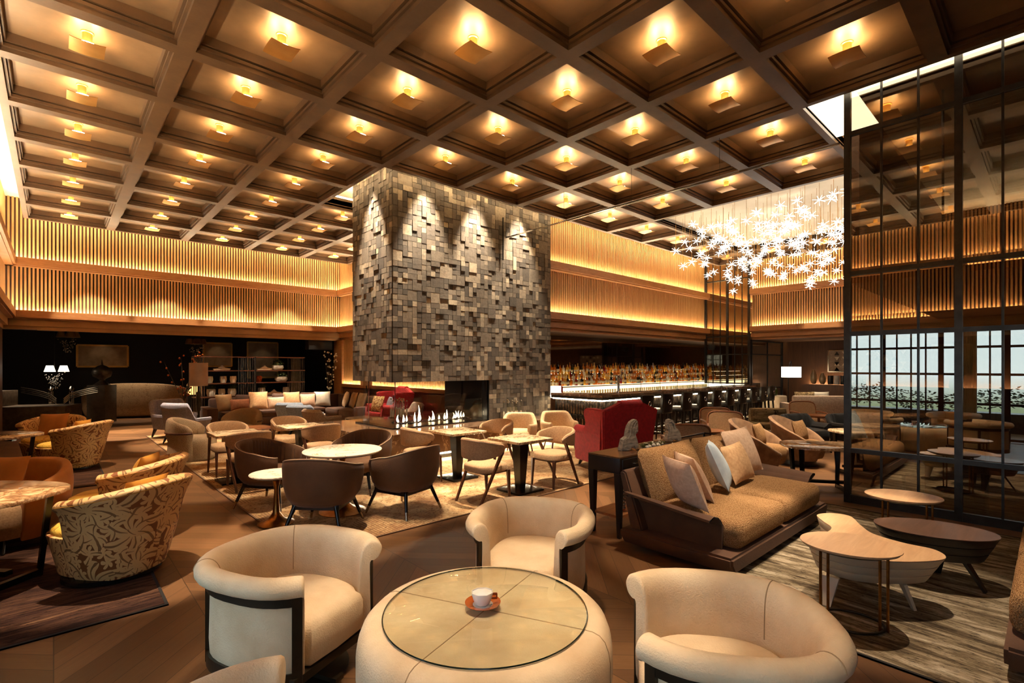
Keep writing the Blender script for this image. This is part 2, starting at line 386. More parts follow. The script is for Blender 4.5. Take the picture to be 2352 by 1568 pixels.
# leaf and flower damask
def m_floral(name, ground, leaf, dark, sc=5.2):
    m, n, l, b = nt(name)
    tc = n.new('ShaderNodeTexCoord'); sp = n.new('ShaderNodeSeparateXYZ'); l.new(tc.outputs['Object'], sp.inputs[0])
    an = math_(n, l, 'MULTIPLY', math_(n, l, 'ARCTAN2', sp.outputs[1], sp.outputs[0]), .46)
    cv = n.new('ShaderNodeCombineXYZ'); l.new(an, cv.inputs[0]); l.new(math_(n, l, 'ADD', sp.outputs[2], 3.0), cv.inputs[1])
    nz = noise(n, l, cv.outputs[0], 6, 2); 
    wv = n.new('ShaderNodeVectorMath'); wv.operation = 'MULTIPLY_ADD'; l.new(nz.outputs['Color'], wv.inputs[0]); wv.inputs[1].default_value = (.05,.05,0); l.new(cv.outputs[0], wv.inputs[2])
    def petals(scale, k, seed, rad, thin):
        v = n.new('ShaderNodeTexVoronoi'); v.voronoi_dimensions = '2D'; v.inputs['Scale'].default_value = scale; v.inputs['Randomness'].default_value = .75
        ad = n.new('ShaderNodeVectorMath'); ad.operation = 'ADD'; ad.inputs[1].default_value = (seed,seed*1.7,0); l.new(wv.outputs[0], ad.inputs[0]); l.new(ad.outputs[0], v.inputs['Vector'])
        sb = n.new('ShaderNodeVectorMath'); sb.operation = 'SUBTRACT'; l.new(ad.outputs[0], sb.inputs[0]); l.new(v.outputs['Position'], sb.inputs[1])
        s2 = n.new('ShaderNodeSeparateXYZ'); l.new(sb.outputs[0], s2.inputs[0])
        s3 = n.new('ShaderNodeSeparateColor'); l.new(v.outputs['Color'], s3.inputs[0])
        a = math_(n, l, 'ADD', math_(n, l, 'ARCTAN2', s2.outputs[1], s2.outputs[0]), math_(n, l, 'MULTIPLY', s3.outputs[0], 6.28))
        a = math_(n, l, 'ADD', a, math_(n, l, 'MULTIPLY', v.outputs['Distance'], 1.2))
        p = math_(n, l, 'POWER', math_(n, l, 'ABSOLUTE', math_(n, l, 'COSINE', math_(n, l, 'MULTIPLY', a, k/2))), thin)
        r = math_(n, l, 'MULTIPLY_ADD', p, rad, .06)
        inside = math_(n, l, 'LESS_THAN', v.outputs['Distance'], r)
        vein = math_(n, l, 'GREATER_THAN', p, .985)
        return inside, math_(n, l, 'MULTIPLY', math_(n, l, 'MULTIPLY', vein, inside), math_(n, l, 'GREATER_THAN', v.outputs['Distance'], .12))
    a1, v1 = petals(sc, 6, 0, .62, .8); a2, v2 = petals(sc*1.7, 3, 4.3, .5, 2.5); a3, _ = petals(sc*2.6, 5, 9.1, .42, .7)
    f = math_(n, l, 'MAXIMUM', a1, math_(n, l, 'MAXIMUM', a2, a3))
    c = mixc(n, l, f, ground, leaf)
    c = mixc(n, l, math_(n, l, 'MULTIPLY', math_(n, l, 'MAXIMUM', v1, v2), .8), c, dark)
    l.new(c, b.inputs['Base Color']); b.inputs['Roughness'].default_value = .6
    return m
M['floral'] = m_floral('leaf_damask', hx('7d461a'), hx('d2a468'), hx('68390f'), 3.3)
M['floral_sofa'] = m_floral('pale_damask', hx('8a6a48'), hx('a98a64'), hx('6a4c30'), 9)
M['floral_seat'] = m_floral('bright_damask', hx('c98a1e'), hx('deb248'), hx('a06a14'), 5)
# marble and stone
def m_marble(name, base, vein, vein2, sc=1.6, rough=.12, w=.05):
    m, n, l, b = nt(name); vec = coords(n, l)
    a = noise(n, l, vec, sc, 9, .62, 1.6); d = math_(n, l, 'ABSOLUTE', math_(n, l, 'SUBTRACT', a.outputs['Fac'], .5))
    c = ramp(n, l, d, [(0,vein),(w*.35,vein2),(w,base)])
    k = noise(n, l, vec, sc*1.2, 5); c = mixc(n, l, math_(n, l, 'MULTIPLY', k.outputs['Fac'], .35), c, vein2)
    l.new(c, b.inputs['Base Color']); b.inputs['Roughness'].default_value = rough; return m
M['marble_white'] = m_marble('white_marble', hx('efe4cf'), hx('8d7658'), hx('d9c8aa'), 1.5, .15, .02)
M['marble_cream'] = m_marble('cream_marble', hx('dfc9a4'), hx('7a5638'), hx('c2a279'), 3.2, .18, .06)
M['marble_brown'] = m_marble('brown_marble', hx('c6a67e'), hx('5e3c22'), hx('9a7450'), 4.5, .12, .12)
M['marble_dark'] = m_marble('emperador_marble', hx('57402f'), hx('b39a7c'), hx('6b5140'), 2.4, .1, .03)
def m_stone():
    m, n, l, b = nt('split_stone'); at = n.new('ShaderNodeAttribute'); at.attribute_name = 'tone'
    vec = coords(n, l); z = noise(n, l, vec, 16, 8, .7)
    c = ramp(n, l, at.outputs['Fac'], [(0,hx('3a332b')),(.35,hx('5a4f43')),(.65,hx('7d6f5e')),(.9,hx('a5947d')),(1,hx('c2b094'))])
    c = mixc(n, l, math_(n, l, 'MULTIPLY', math_(n, l, 'POWER', z.outputs['Fac'], 1.5), 1.1), c, hx('2a231c'))
    pit = noise(n, l, vec, 90, 2); k = math_(n, l, 'MULTIPLY', math_(n, l, 'GREATER_THAN', pit.outputs['Fac'], .68), .5)
    l.new(mixc(n, l, k, c, hx('15110d')), b.inputs['Base Color']); b.inputs['Roughness'].default_value = .8
    bump(n, l, b, z.outputs['Fac'], .8, .012); return m
M['stone'] = m_stone()
M['graystone'] = mat('grey_stone', hx('6b5a46'), hx('4a3c2e'), 9, .5, 0, .1, 40, detail=8)
M['pedestal'] = mat('pedestal_stone', hx('5c503f'), hx('4c4233'), 9, .7)
M['iron'] = mat('aged_metal', hx('6f6253'), hx('4b4137'), 6, .4, .6)
M['driftwood'] = m_wood('carved_grey_wood', hx('4a4036'), hx('7d7060'), hx('a89a86'), (3,3,9), .75, 4, 0, .5)
# tables
M['walnut'] = m_wood('walnut_leg', hx('3d1f10'), hx('4d2814'), hx('5c331a'), (8,8,1), .4)
M['table_oak'] = m_wood('pale_oak_top', hx('b58a62'), hx('c49a70'), hx('cfa87e'), (1.2,9,9), .35)
M['table_white'] = mat('bone_lacquer', hx('b9a68c'), hx('aa977e'), 2, .45)
M['table_brown'] = m_wood('smoked_oak_top', hx('4a342a'), hx('5b4236'), hx('6c5042'), (1.2,9,9), .3)
M['table_red'] = m_wood('chestnut_top', hx('7a4626'), hx('8a5430'), hx('99613a'), (1.2,9,9), .35)
M['console'] = m_wood('console_top', hx('4d3320'), hx('5d4029'), hx('6a4a30'), (1,8,8), .25)
M['screen'] = pane('bronze_glass', (.66,.62,.57), .27, 0, (.82,.76,.64), True)
M['clear'] = pane('clear_glass', (.93,.95,.93), .03, 0)
M['firescreen'] = pane('fire_glass', (.90,.90,.90), .05, 0)
M['topglass'] = pane('table_glass', (.985,1.0,.97), .06, 0, (.92,.95,.85))
M['mirror_dark'] = mat('smoked_mirror', hx('8a7a68'), None, 5, .04, 1.0)
M['porcelain'] = mat('white_porcelain', hx('efe6da'), hx('e6dccf'), 5, .15, coat=.5)
M['orange_china'] = mat('orange_glaze', hx('b5571a'), hx('a54c14'), 5, .2, coat=.5)
M['foam'] = mat('milk_foam', hx('f3eadf'), hx('ebdfd0'), 20, .6)
M['ink'] = mat('grey_print', hx('3f3a35'), None, 5, .5)
M['leafgreen'] = mat('leaf_green', hx('4a5a2c'), hx('2f3d1c'), 20, .6)
M['moss'] = mat('moss_green', hx('6f6a34'), hx('4a4a22'), 30, .8)
M['shade_silver'] = mat('satin_lampshade', hx('a8917e'), hx('957e6c'), 3, .45)
M['shade_dim'] = mat('linen_lampshade', hx('c3aa86'), hx('b59a76'), 20, .8)
M['pottery'] = mat('ribbed_white_pot', hx('cfc6b8'), hx('b5ab9c'), 10, .5)
M['copper'] = mat('copper', hx('9a4a22'), hx('7d3717'), 5, .3, .9)
# things that give off light
WARM = (1.0, .70, .33)
M['led'] = emis('led_strip', (1.0,.87,.58), 58)
M['led_soft'] = emis('led_strip_soft', (1.0,.78,.48), 40)
M['bulb'] = emis('lamp_bulb', (1.0,.72,.36), 46)
M['star'] = emis('star_light', (1.0,.92,.80), 4.5)
M['flame'] = emis('gas_flame', (1.0,.72,.36), 4.5)
M['flame_hot'] = emis('gas_flame_core', (1.0,.80,.50), 7)
M['shelf_light'] = emis('lit_shelf', (1.0,.84,.55), 1.3)
M['lampshade_lit'] = emis('lit_lampshade', (1.0,.86,.66), 1.5)
M['candle'] = emis('candle_glow', (1.0,.82,.55), 3)
M['daylight'] = emis('daylight', (.78,.88,1.0), 7)
def m_bottle(name, c, tr=.6):
    m, n, l, b = nt(name); n.remove(b)
    t = n.new('ShaderNodeBsdfTranslucent'); t.inputs[0].default_value = col(c)
    d = n.new('ShaderNodeBsdfDiffuse'); d.inputs[0].default_value = col(c)
    g = n.new('ShaderNodeBsdfGlossy'); g.inputs['Roughness'].default_value = .05
    x = n.new('ShaderNodeMixShader'); x.inputs[0].default_value = tr; l.new(d.outputs[0], x.inputs[1]); l.new(t.outputs[0], x.inputs[2])
    y = n.new('ShaderNodeMixShader'); y.inputs[0].default_value = .08; l.new(x.outputs[0], y.inputs[1]); l.new(g.outputs[0], y.inputs[2])
    l.new(y.outputs[0], n['Material Output'].inputs[0]); return m
M['b_amber'] = m_bottle('amber_spirit', hx('e09028')); M['b_gold'] = m_bottle('golden_spirit', hx('f6cf66')); M['b_brown'] = m_bottle('brown_spirit', hx('6a3a18'))
M['b_clear'] = m_bottle('clear_spirit', hx('efe8d6')); M['b_red'] = m_bottle('red_spirit', hx('a01818')); M['b_dark'] = m_bottle('dark_bottle', hx('1a0e08'))
M['b_green'] = m_bottle('green_bottle', hx('3a4a1a')); M['b_glass'] = m_bottle('drinking_glass', hx('fff8e4'), .75)
M['lit_ceiling'] = emis('lit_ceiling_strip', (1.0,.86,.62), 2.6)
M['cap'] = mat('bottle_cap', hx('2a1c10'), hx('6a5030'), 3, .35, .3)
M['paper'] = mat('bottle_label', hx('e8d8b0'), hx('c8b080'), 30, .7)
M['glass_edge'] = mat('green_glass_edge', hx('16251c'), hx('0e1812'), 5, .1)
M['led_dim'] = emis('led_strip_dim', (1.0,.7,.35), 5)
M['curtain'] = mat('cream_curtain', hx('e0d2b8'), hx('cdbd9f'), 4, .9)
M['rug_edge_light'] = mat('rug_binding_brown', hx('6a4a30'), rough=.9)
ZB, ZP, ZC = 5.17, 5.37, 5.80          # beam underside, coffer panel, slot ceiling
PX, PY = 1.57, 1.386
def cxl(i): return .27+PX*i
def cyl(j): return 7.115+PY*j
XL, YB, XR, YBAR, XE = -.9, 16.9, 7.4, 8.6, 17.5
bm = B(); box(bm,-6,24,-5,24,-.1,0); struct('floor', bm, M['floor'])
bm = B(); box(bm,-1.4,24,-5,24,ZC,ZC+.1); struct('ceiling', bm, M['slot'])
# coffered rafts
cells = {(i,j) for i in range(5) for j in range(-7,7)} | {(i,j) for i in range(5,11) for j in range(-3,1)}
cells -= {(3,1),(4,1),(3,2),(4,2)} | {(i,j) for i in (7,8,9) for j in (-3,-2,-1)}
def raft(cs, extra_panel=None):
    b1, b2 = B(), B()
    for i, j in cs:
        x0, x1, y0, y1 = cxl(i)-PX/2, cxl(i)+PX/2, cyl(j)-PY/2, cyl(j)+PY/2
        box(b1, x0, x1, y0, y1, ZP, ZP+.06)
        w = .085
        ex = [w + (.09 if n not in cells else 0) for n in ((i-1,j),(i+1,j),(i,j-1),(i,j+1))]
        for k, (wi, a, za) in enumerate(((0,0,0),(.035,1,.045),(.07,2,.10))):
            pass
        for d, za, zb in ((0.0,ZB,ZP),(.028,ZB+.05,ZB+.085),(.05,ZB+.10,ZP)):
            box(b2, x0, x0+w+d, y0, y1, za, zb); box(b2, x1-w-d, x1, y0, y1, za, zb)
            box(b2, x0+w+d, x1-w-d, y0, y0+w+d, za, zb); box(b2, x0+w+d, x1-w-d, y1-w-d, y1, za, zb)
    o = struct('ceiling', b1, M['coffer']); 
    p = obj('coffer_beam', b2, M['beam'], o, smooth=False)
raft([c for c in cells if c[0] < 5]); raft([c for c in cells if c[0] >= 5])
bm = B(); box(bm, cxl(6)+PX/2, cxl(10)-PX/2, cyl(-4)+PY/2, cyl(0)-PY/2, ZP-.06, ZP); struct('ceiling', bm, M['slot'])
# slatted walls ------------------------------------------------------------------------------------
NTRIM = [0]
def trim(bm, m=None):
    NTRIM[0] += 1; return struct('trim_%d' % NTRIM[0], bm, m or M['oak'])
def frame2(a, b):
    a, b = Vector((*a,0)), Vector((*b,0)); d = (b-a); L = d.length; d.normalize(); n = Vector((-d.y, d.x, 0))   # n looks into the room (left of a->b)
    return a, d, n, L
def slab(bm, a, d, n, s0, s1, o0, o1, z0, z1):
    ps = [a+d*s+n*o+Vector((0,0,z)) for s in (s0,s1) for o in (o0,o1) for z in (z0,z1)]
    v = [bm.verts.new(p) for p in ps]
    for f in ((0,1,3,2),(4,6,7,5),(0,4,5,1),(2,3,7,6),(0,2,6,4),(1,5,7,3)): bm.faces.new([v[i] for i in f])
def slats(wall, A, Bb, z0, z1, pitch=.072):
    a, d, n, L = frame2(A, Bb); bm = B(); k = int(L/pitch)
    for i in range(k):
        s = (i+.5)*L/k; slab(bm, a, d, n, s-.019, s+.019, .0, .05, z0, z1)
    obj('slat_panel', bm, M['slat'], wall, smooth=False)
def cornice(A, Bb, z, drop=.13, out=.24, led=True, m='led'):
    a, d, n, L = frame2(A, Bb); bm = B()
    slab(bm, a, d, n, 0, L, 0, out, z-drop, z-.02); slab(bm, a, d, n, 0, L, out-.03, out, z-.02, z+.045); slab(bm, a, d, n, 0, L, 0, out-.05, z-drop-.03, z-drop)
    trim(bm)
    if led:
        bm = B(); slab(bm, a, d, n, .02, L-.02, .085, .115, z-.015, z+.012); trim(bm, M[m])
def wall(name, A, Bb, z0, z1, m, th=.15):
    a, d, n, L = frame2(A, Bb); bm = B(); slab(bm, a, d, n, 0, L, -th, 0, z0, z1); return struct(name, bm, m)
Z1, Z2, Z3 = 4.30, 3.04, 2.74
def banded(name, A, Bb, soffit=.16, m='led'):
    w = wall(name, A, Bb, Z3, ZC, M['slatback'])
    slats(w, A, Bb, Z1, ZC); slats(w, A, Bb, Z2, Z1-.16)
    cornice(A, Bb, Z1, m=m); cornice(A, Bb, Z2, m=m)
    a, d, n, L = frame2(A, Bb); bm = B(); slab(bm, a, d, n, 0, L, -.3, .10, Z3-.02, Z2-.15); slab(bm, a, d, n, 0, L, -.3, .02, Z3-.10, Z3-.02)
    trim(bm, M['soffit'] if name in ('wall_back','wall_left') else M['oak'])
    return w
banded('wall_back', (XR,YB), (XL,YB))
banded('wall_left', (XL,YB), (XL,-4))
banded('wall_return', (XR,10.0), (XR,YB))
banded('wall_bar', (23,YBAR), (8.95,YBAR))
banded('wall_right', (XE,-4), (XE,6.95))
# lower part of the left wall: panelled, with a run of tall windows near the standpoint
WY0, WY1 = -1.6, 4.2
bm = B()
for y0, y1 in ((-4,WY0),(WY1,YB+.1)): box(bm, XL-.15, XL, y0, y1, 0, Z3)
struct('wall_left', bm, M['oakdark'])
def window(idx, y0, y1):
    b = B(); x = XL-.08
    for y in (y0, y1): box(b, x-.04, x+.04, y-.05, y+.05, 0, Z3-.1)
    for z in (.05, .85, 1.55, 2.2, Z3-.13): box(b, x-.03, x+.03, y0, y1, z-.028, z+.028)
    for k in (1,2,3): y = y0+(y1-y0)*k/4; box(b, x-.02, x+.02, y-.016, y+.016, .05, Z3-.13)
    w = struct('window_%d' % idx, b, M['blackmatt'])
    b = B(); box(b, x-.004, x+.004, y0, y1, .05, Z3-.13); obj('pane', b, M['clear'], w, smooth=False)
for k in range(5):
    window(k+1, WY0+k*1.16, WY0+(k+1)*1.16)
bm = B(); box(bm, XL-.3, 24, -4.3, -4.15, 0, ZC); struct('wall_rear', bm, M['oakdark'])
# wall along the return: pale slats above a timber dado
w = wall('wall_return', (XR,10.0), (XR,YB-.3), 0, Z3, M['slatback'])
slats(w, (XR,10.0), (XR,YB-.3), 1.10, Z3-.1); cornice((XR,10.0), (XR,YB-.3), 1.10, drop=.06, out=.13)
a, d, n, L = frame2((XR,10.0), (XR,YB-.3)); bm = B(); slab(bm, a, d, n, 0, L, 0, .08, 0, 1.04); trim(bm, M['oakdark'])
bm = B(); box(bm, XR-.12, XR+.2, YB-.35, YB+.3, 0, Z3-.1); trim(bm, M['oak'])
# dark neighbouring room beyond the opening in the back wall
bm = B(); box(bm, -4.4, 8.4, 23.0, 23.2, 0, ZC); struct('wall_shop', bm, M['blackmatt'])
bm = B(); box(bm, -4.4, -4.2, 17.2, 23, 0, ZC); struct('wall_shop', bm, M['blackmatt'])
bm = B(); box(bm, 8.2, 8.4, 17.05, 23, 0, ZC); struct('wall_shop', bm, M['blackmatt'])
bm = B(); box(bm, -4.2, 8.2, YB+.3, 23, Z3+.25, Z3+.35); struct('ceiling', bm, M['blackmatt'])
bm = B(); box(bm, -.55, 7.4, YB+.02, YB+1.1, Z3-.06, Z3-.01); box(bm, -.3, 7.2, YB-.06, YB+.02, Z3-.12, Z3-.02); trim(bm, M['soffit'])
bm = B(); box(bm, -4.4, XL-.1, YB+.1, YB+.3, 0, ZC); struct('wall_shop', bm, M['blackmatt'])
# bar recess
bm = B(); box(bm, 8.9, 23, 10.05, 10.15, 0, Z3); struct('wall_mirror', bm, M['mirror_dark'])
bm = B(); box(bm, 8.9, 23, YBAR, 10.1, Z3-.09, Z3-.02); struct('ceiling', bm, M['oakdark'])
bm = B(); box(bm, 8.8, 8.95, YBAR, 10.1, 0, Z3); struct('wall_side', bm, M['oakdark'])
bm = B(); box(bm, 23, 23.15, -4, 10.1, 0, ZC); struct('wall_end', bm, M['oakdark'])
# lounge beyond the right wall
bm = B(); box(bm, XE, 23, -4, 6.95, Z3-.08, Z3); struct('ceiling', bm, M['oakdark'])
bm = B(); box(bm, 20.6, 20.75, -4, 6.9, 0, Z3); struct('wall_lounge', bm, M['oakdark'])
# lowered zone behind the glass screen
bm = B(); box(bm, 8.9, XE, 1.98, 2.1, 3.0, ZC); struct('wall_bulkhead', bm, M['oakdark'])
bm = B(); box(bm, 8.9, XE, -4, 1.98, 3.0, 3.08); struct('ceiling', bm, M['oakdark'])
# light troughs on top of the rafts
def trough(x0, x1, y0, y1):
    bm = B(); box(bm, x0, x1, y0, y1, ZP+.08, ZP+.11); trim(bm, M['led_soft'])
bm = B(); box(bm, cxl(4)+PX/2, 7.62, -4, cyl(-3)-PY/2-.0, 5.27, 5.29); box(bm, 7.62, 8.88, 1.72, cyl(-3)-PY/2, 5.27, 5.29); trim(bm, M['lit_ceiling'])
bm = B(); box(bm, 7.6, 8.88, -4, 1.72, 5.27, 5.30); struct('ceiling', bm, M['oakdark'])
e = .05
trough(cxl(0)-PX/2+e, cxl(0)-PX/2+e+.04, -3.2, cyl(6)+PY/2-e)
trough(cxl(0)-PX/2+.1, cxl(4)+PX/2-e, cyl(6)+PY/2-e-.04, cyl(6)+PY/2-e)
trough(cxl(4)+PX/2-e-.04, cxl(4)+PX/2-e, cyl(3)-PY/2, cyl(6)+PY/2-.1)
trough(cxl(4)+PX/2-e-.04, cxl(4)+PX/2-e, -3.2, cyl(-3)-PY/2-.05)
trough(cxl(5)-PX/2+.1, cxl(10)+PX/2-e, cyl(-3)-PY/2+e, cyl(-3)-PY/2+e+.04)
trough(cxl(5)-PX/2+.1, cxl(10)+PX/2-e, cyl(0)+PY/2-e-.04, cyl(0)+PY/2-e)
trough(cxl(10)+PX/2-e-.04, cxl(10)+PX/2-e, cyl(-3)-PY/2+.1, cyl(0)+PY/2-.1)
trough(cxl(2)+PX/2-e-.04, cxl(2)+PX/2-e, cyl(1)-PY/2, cyl(2)+PY/2)
trough(cxl(3)-PX/2, cxl(4)+PX/2, cyl(3)-PY/2+e, cyl(3)-PY/2+e+.04)
trough(cxl(3)-PX/2, cxl(4)+PX/2, cyl(0)+PY/2-e-.04, cyl(0)+PY/2-e)
# ceiling lamps --------------------------------------------------------------------------------
proto = None
for (i,j) in sorted(cells):
    if j < -4: continue
    lab = 'square gold ceiling lamp, %s column from left wall, %s coffer from near end' % (ORD[i], ORD[j+4]) if i < 5 else 'square gold ceiling lamp on bar side, %s column from left wall, %s coffer towards bar' % (ORD[i], ORD[j+3])
    if proto is None:
        t = thing('ceiling_lamp', lab, 'lamp', (cxl(i),cyl(j),ZB), 0, 'square lamps in the ceiling coffers'); proto = t
        bm = B(); n = 6; g = {}
        for s in (0,1):
            for a in range(n+1):
                for b in range(n+1):
                    u, v = 2*a/n-1, 2*b/n-1
                    g[s,a,b] = bm.verts.new((u*.15, v*.15, .03+.014*u*u-.010*v*v+s*.006))
        for s in (0,1):
            for a in range(n):
                for b in range(n): bm.faces.new((g[s,a,b],g[s,a+1,b],g[s,a+1,b+1],g[s,a,b+1]))
        for a in range(n):
            for p, q in (((a,0),(a+1,0)),((a,n),(a+1,n)),((0,a),(0,a+1)),((n,a),(n,a+1))):
                bm.faces.new((g[0,p[0],p[1]],g[0,q[0],q[1]],g[1,q[0],q[1]],g[1,p[0],p[1]]))
        obj('diffuser_plate', bm, M['gold'], t)
        bm = B(); lathe(bm, [(.045,.04),(.045,.185),(.06,.19),(.06,.199)], 16); obj('stem', bm, M['gold'], t)
        bm = B(); 
        for k in range(16):
            a0, a1 = 2*PI*k/16, 2*PI*(k+1)/16
            bm.faces.new([bm.verts.new((r*math.cos(q), r*math.sin(q), .052)) for r, q in ((.05,a0),(.115,a0),(.115,a1),(.05,a1))])
        obj('light_ring', bm, M['bulb'], t, smooth=False)
    else: dup(proto, (cxl(i),cyl(j),ZB), 0, lab)
# fireplace -----------------------------------------------------------------------------------------
CX0, CX1, CY0, CY1, COLX = 4.65, 8.95, 8.35, 10.0, 7.0
ZHOOD, ZH = 1.44, .56
fp = thing('fireplace', 'tall grey split-stone fireplace with open corner hearth and gas flames', 'fireplace', (CX0,CY0,0))
def to_fp(bm): bmesh.ops.translate(bm, verts=bm.verts, vec=(-CX0,-CY0,0)); return bm
def tiles(bm, lay, W, H, w, skip, a, d, n, u=.104):
    nx, nz = int(round(W/u)), int(round(H/u)); ux, uz = W/nx, H/nz; used = set(); R = random.Random(w)
    for r in range(nz):
        for c in range(nx):
            if (c,r) in used: continue
            sw, sh = R.choices([(1,1),(2,1),(1,2),(2,2),(2,3),(3,3),(3,2)],[52,13,13,6,1.6,1.0,1.2])[0]
            while any((c+i,r+k) in used or c+i >= nx or r+k >= nz or skip(c+i,r+k,ux,uz) != skip(c,r,ux,uz) for i in range(sw) for k in range(sh)):
                if sw > 1: sw -= 1
                elif sh > 1: sh -= 1
                else: break
            for i in range(sw):
                for k in range(sh): used.add((c+i,r+k))
            if skip(c,r,ux,uz): continue
            g = .003; dp = R.choice([.008,.009,.010,.011,.013,.015,.024]); tone = min(1,max(0,R.gauss(.42,.2))) if R.random() > .14 else R.uniform(.75,1)
            ps = [a+d*s+n*o+Vector((0,0,z)) for s in (c*ux+g,(c+sw)*ux-g) for o in (-.01,dp) for z in (r*uz+g,(r+sh)*uz-g)]
            v = [bm.verts.new(p) for p in ps]
            for f in ((0,1,3,2),(4,6,7,5),(0,4,5,1),(2,3,7,6),(0,2,6,4),(1,5,7,3)):
                bm.faces.new([v[q] for q in f])[lay] = tone
def clad(name, specs):
    bm = B(); lay = bm.faces.layers.float.new('tone')
    for (A, Bb, z0, z1, seed, skip) in specs:
        a, d, n, L = frame2(A, Bb); a.z = z0; tiles(bm, lay, L, z1-z0, seed, skip, a, d, n)
    return obj(name, to_fp(bm), M['stone'], fp, smooth=False)
bm = B(); box(bm, CX0+.01, CX1, CY0+.01, CY1, ZHOOD, ZC); obj('hood', to_fp(bm), M['blackmatt'], fp, smooth=False)
no = lambda c,r,ux,uz: False
clad('stone_cladding', [((CX1,CY0),(CX0,CY0),ZHOOD,ZC,3,no), ((CX0,CY0),(CX0,CY1),ZHOOD,ZC,5,no), ((CX1,CY1-1.2),(CX1,CY0),1.15,ZC,11,no)])
bm = B(); box(bm, COLX+.01, CX1-.01, CY0+.01, CY1, .013, ZHOOD); obj('column_core', to_fp(bm), M['blackmatt'], fp, smooth=False)
clad('column_cladding', [((CX1,CY0),(COLX,CY0),.1,ZHOOD,8,no)])
bm = B(); box(bm, COLX-.02, COLX+.01, CY0+.04, CY1, ZH, ZHOOD); box(bm, COLX-.04, COLX-.02, CY0+.95, CY0+.98, ZH, ZHOOD); obj('firebox_panel', to_fp(bm), M['black'], fp, smooth=False, label='black metal firebox end wall')
HX0, HX1, HY0, HY1 = 3.95, 8.82, 7.72, 10.55
bm = B(); box(bm, HX0, HX1, HY0, HY1-.0, .14, ZH-.05); obj('hearth_base', to_fp(bm), M['marble_dark'], fp, smooth=False)
bm = B(); box(bm, HX0-.03, HX1, HY0-.03, HY1, ZH-.05, ZH, bev=.006); obj('hearth_top', to_fp(bm), M['marble_dark'], fp, smooth=False, label='polished dark marble hearth top')
bm = B(); box(bm, HX0+.12, HX1-.1, HY0+.12, HY1, .012, .14); obj('plinth', to_fp(bm), M['black'], fp, smooth=False)
bm = B(); box(bm, HX0+.05, HX1-.1, HY0+.06, HY0+.09, .10, .135); box(bm, HX0+.06, HX0+.09, HY0+.1, HY1-.1, .10, .135); obj('plinth_light', to_fp(bm), M['led'], fp, smooth=False)
bm = B(); box(bm, CX0+.0, COLX-.03, CY0+.0, CY1-.1, ZH-.01, ZH+.025); obj('fire_tray', to_fp(bm), M['black'], fp, smooth=False)
bm = B(); R = random.Random(4)
for k in range(160):
    x, y = R.uniform(CX0+.45,COLX-.15), R.uniform(CY0+.45,CY0+.85); s = R.uniform(.02,.05)
    bmesh.ops.create_icosphere(bm, subdivisions=1, radius=s, matrix=Matrix.Translation((x,y,ZH+.03))@Matrix.Diagonal((1,1,.6,1)))
o = obj('lava_gravel', to_fp(bm), M['blackmatt'], fp, smooth=False); o['kind'] = 'stuff'
for (x0,x1,y0,y1) in ((CX0+.12,COLX-.06,CY0+.12,CY0+.13),(CX0+.12,CX0+.13,CY0+.13,CY1-.2)):
    bm = B(); box(bm, x0, x1, y0, y1, ZH+.025, ZHOOD-.01); obj('glass_screen', to_fp(bm), M['firescreen'], fp, smooth=False)
bm = B()
for x, y in ((CX0+.125,CY0+.125),(CX0+.125,CY0+1.2)): box(bm, x-.007, x+.007, y-.007, y+.007, ZH+.02, ZHOOD)
obj('screen_clip', to_fp(bm), M['chrome'], fp, smooth=False)
R = random.Random(12)
for k in range(17):
    x = CX0+.5+k*.105+R.uniform(-.03,.03); y = CY0+.62+R.uniform(-.1,.1); h = R.choice([.1,.13,.16,.2,.34 if k in (4,5) else .14]); bm = B()
    tw = R.uniform(-1,1)
    ring_mesh(bm, [[(x+tw*.04*math.sin(3*t)+r*math.cos(q), y+r*.6*math.sin(q), ZH+.04+h*t) for q in [2*PI*i/8 for i in range(8)]] for t, r in ((0,.012),(.2,.026),(.45,.022),(.75,.01),(1,.001))])
    obj('flame', to_fp(bm), M['flame_hot' if h > .15 else 'flame'], fp)

R = random.Random(77); bm = B()
for k in range(2600):
    y = R.uniform(-4,6); c = Vector((-3.4+R.uniform(-.25,.25), y, .55+.5*R.random()+.2*math.sin(y*2.1)*R.random())); a = R.uniform(0,6.28); d = Vector((math.cos(a),math.sin(a),R.uniform(-.6,.6)))*.05; u = d.orthogonal().normalized()*.025
    bm.faces.new([bm.verts.new(c+d), bm.verts.new(c+u), bm.verts.new(c-d), bm.verts.new(c-u)])
o = obj('hedge', bm, M['leafgreen'], None, smooth=False); tag(o, 'clipped hedge outside the windows, seen reflected in the glass screen', 'hedge', None, 'stuff')
t = thing('planter_box', 'dark planter box under the hedge outside the windows', 'planter', (-3.4,1,0)); bm = B(); box(bm, -.3, .3, -5, 5, 0, .5); obj('body', bm, M['steel'], t, smooth=False)

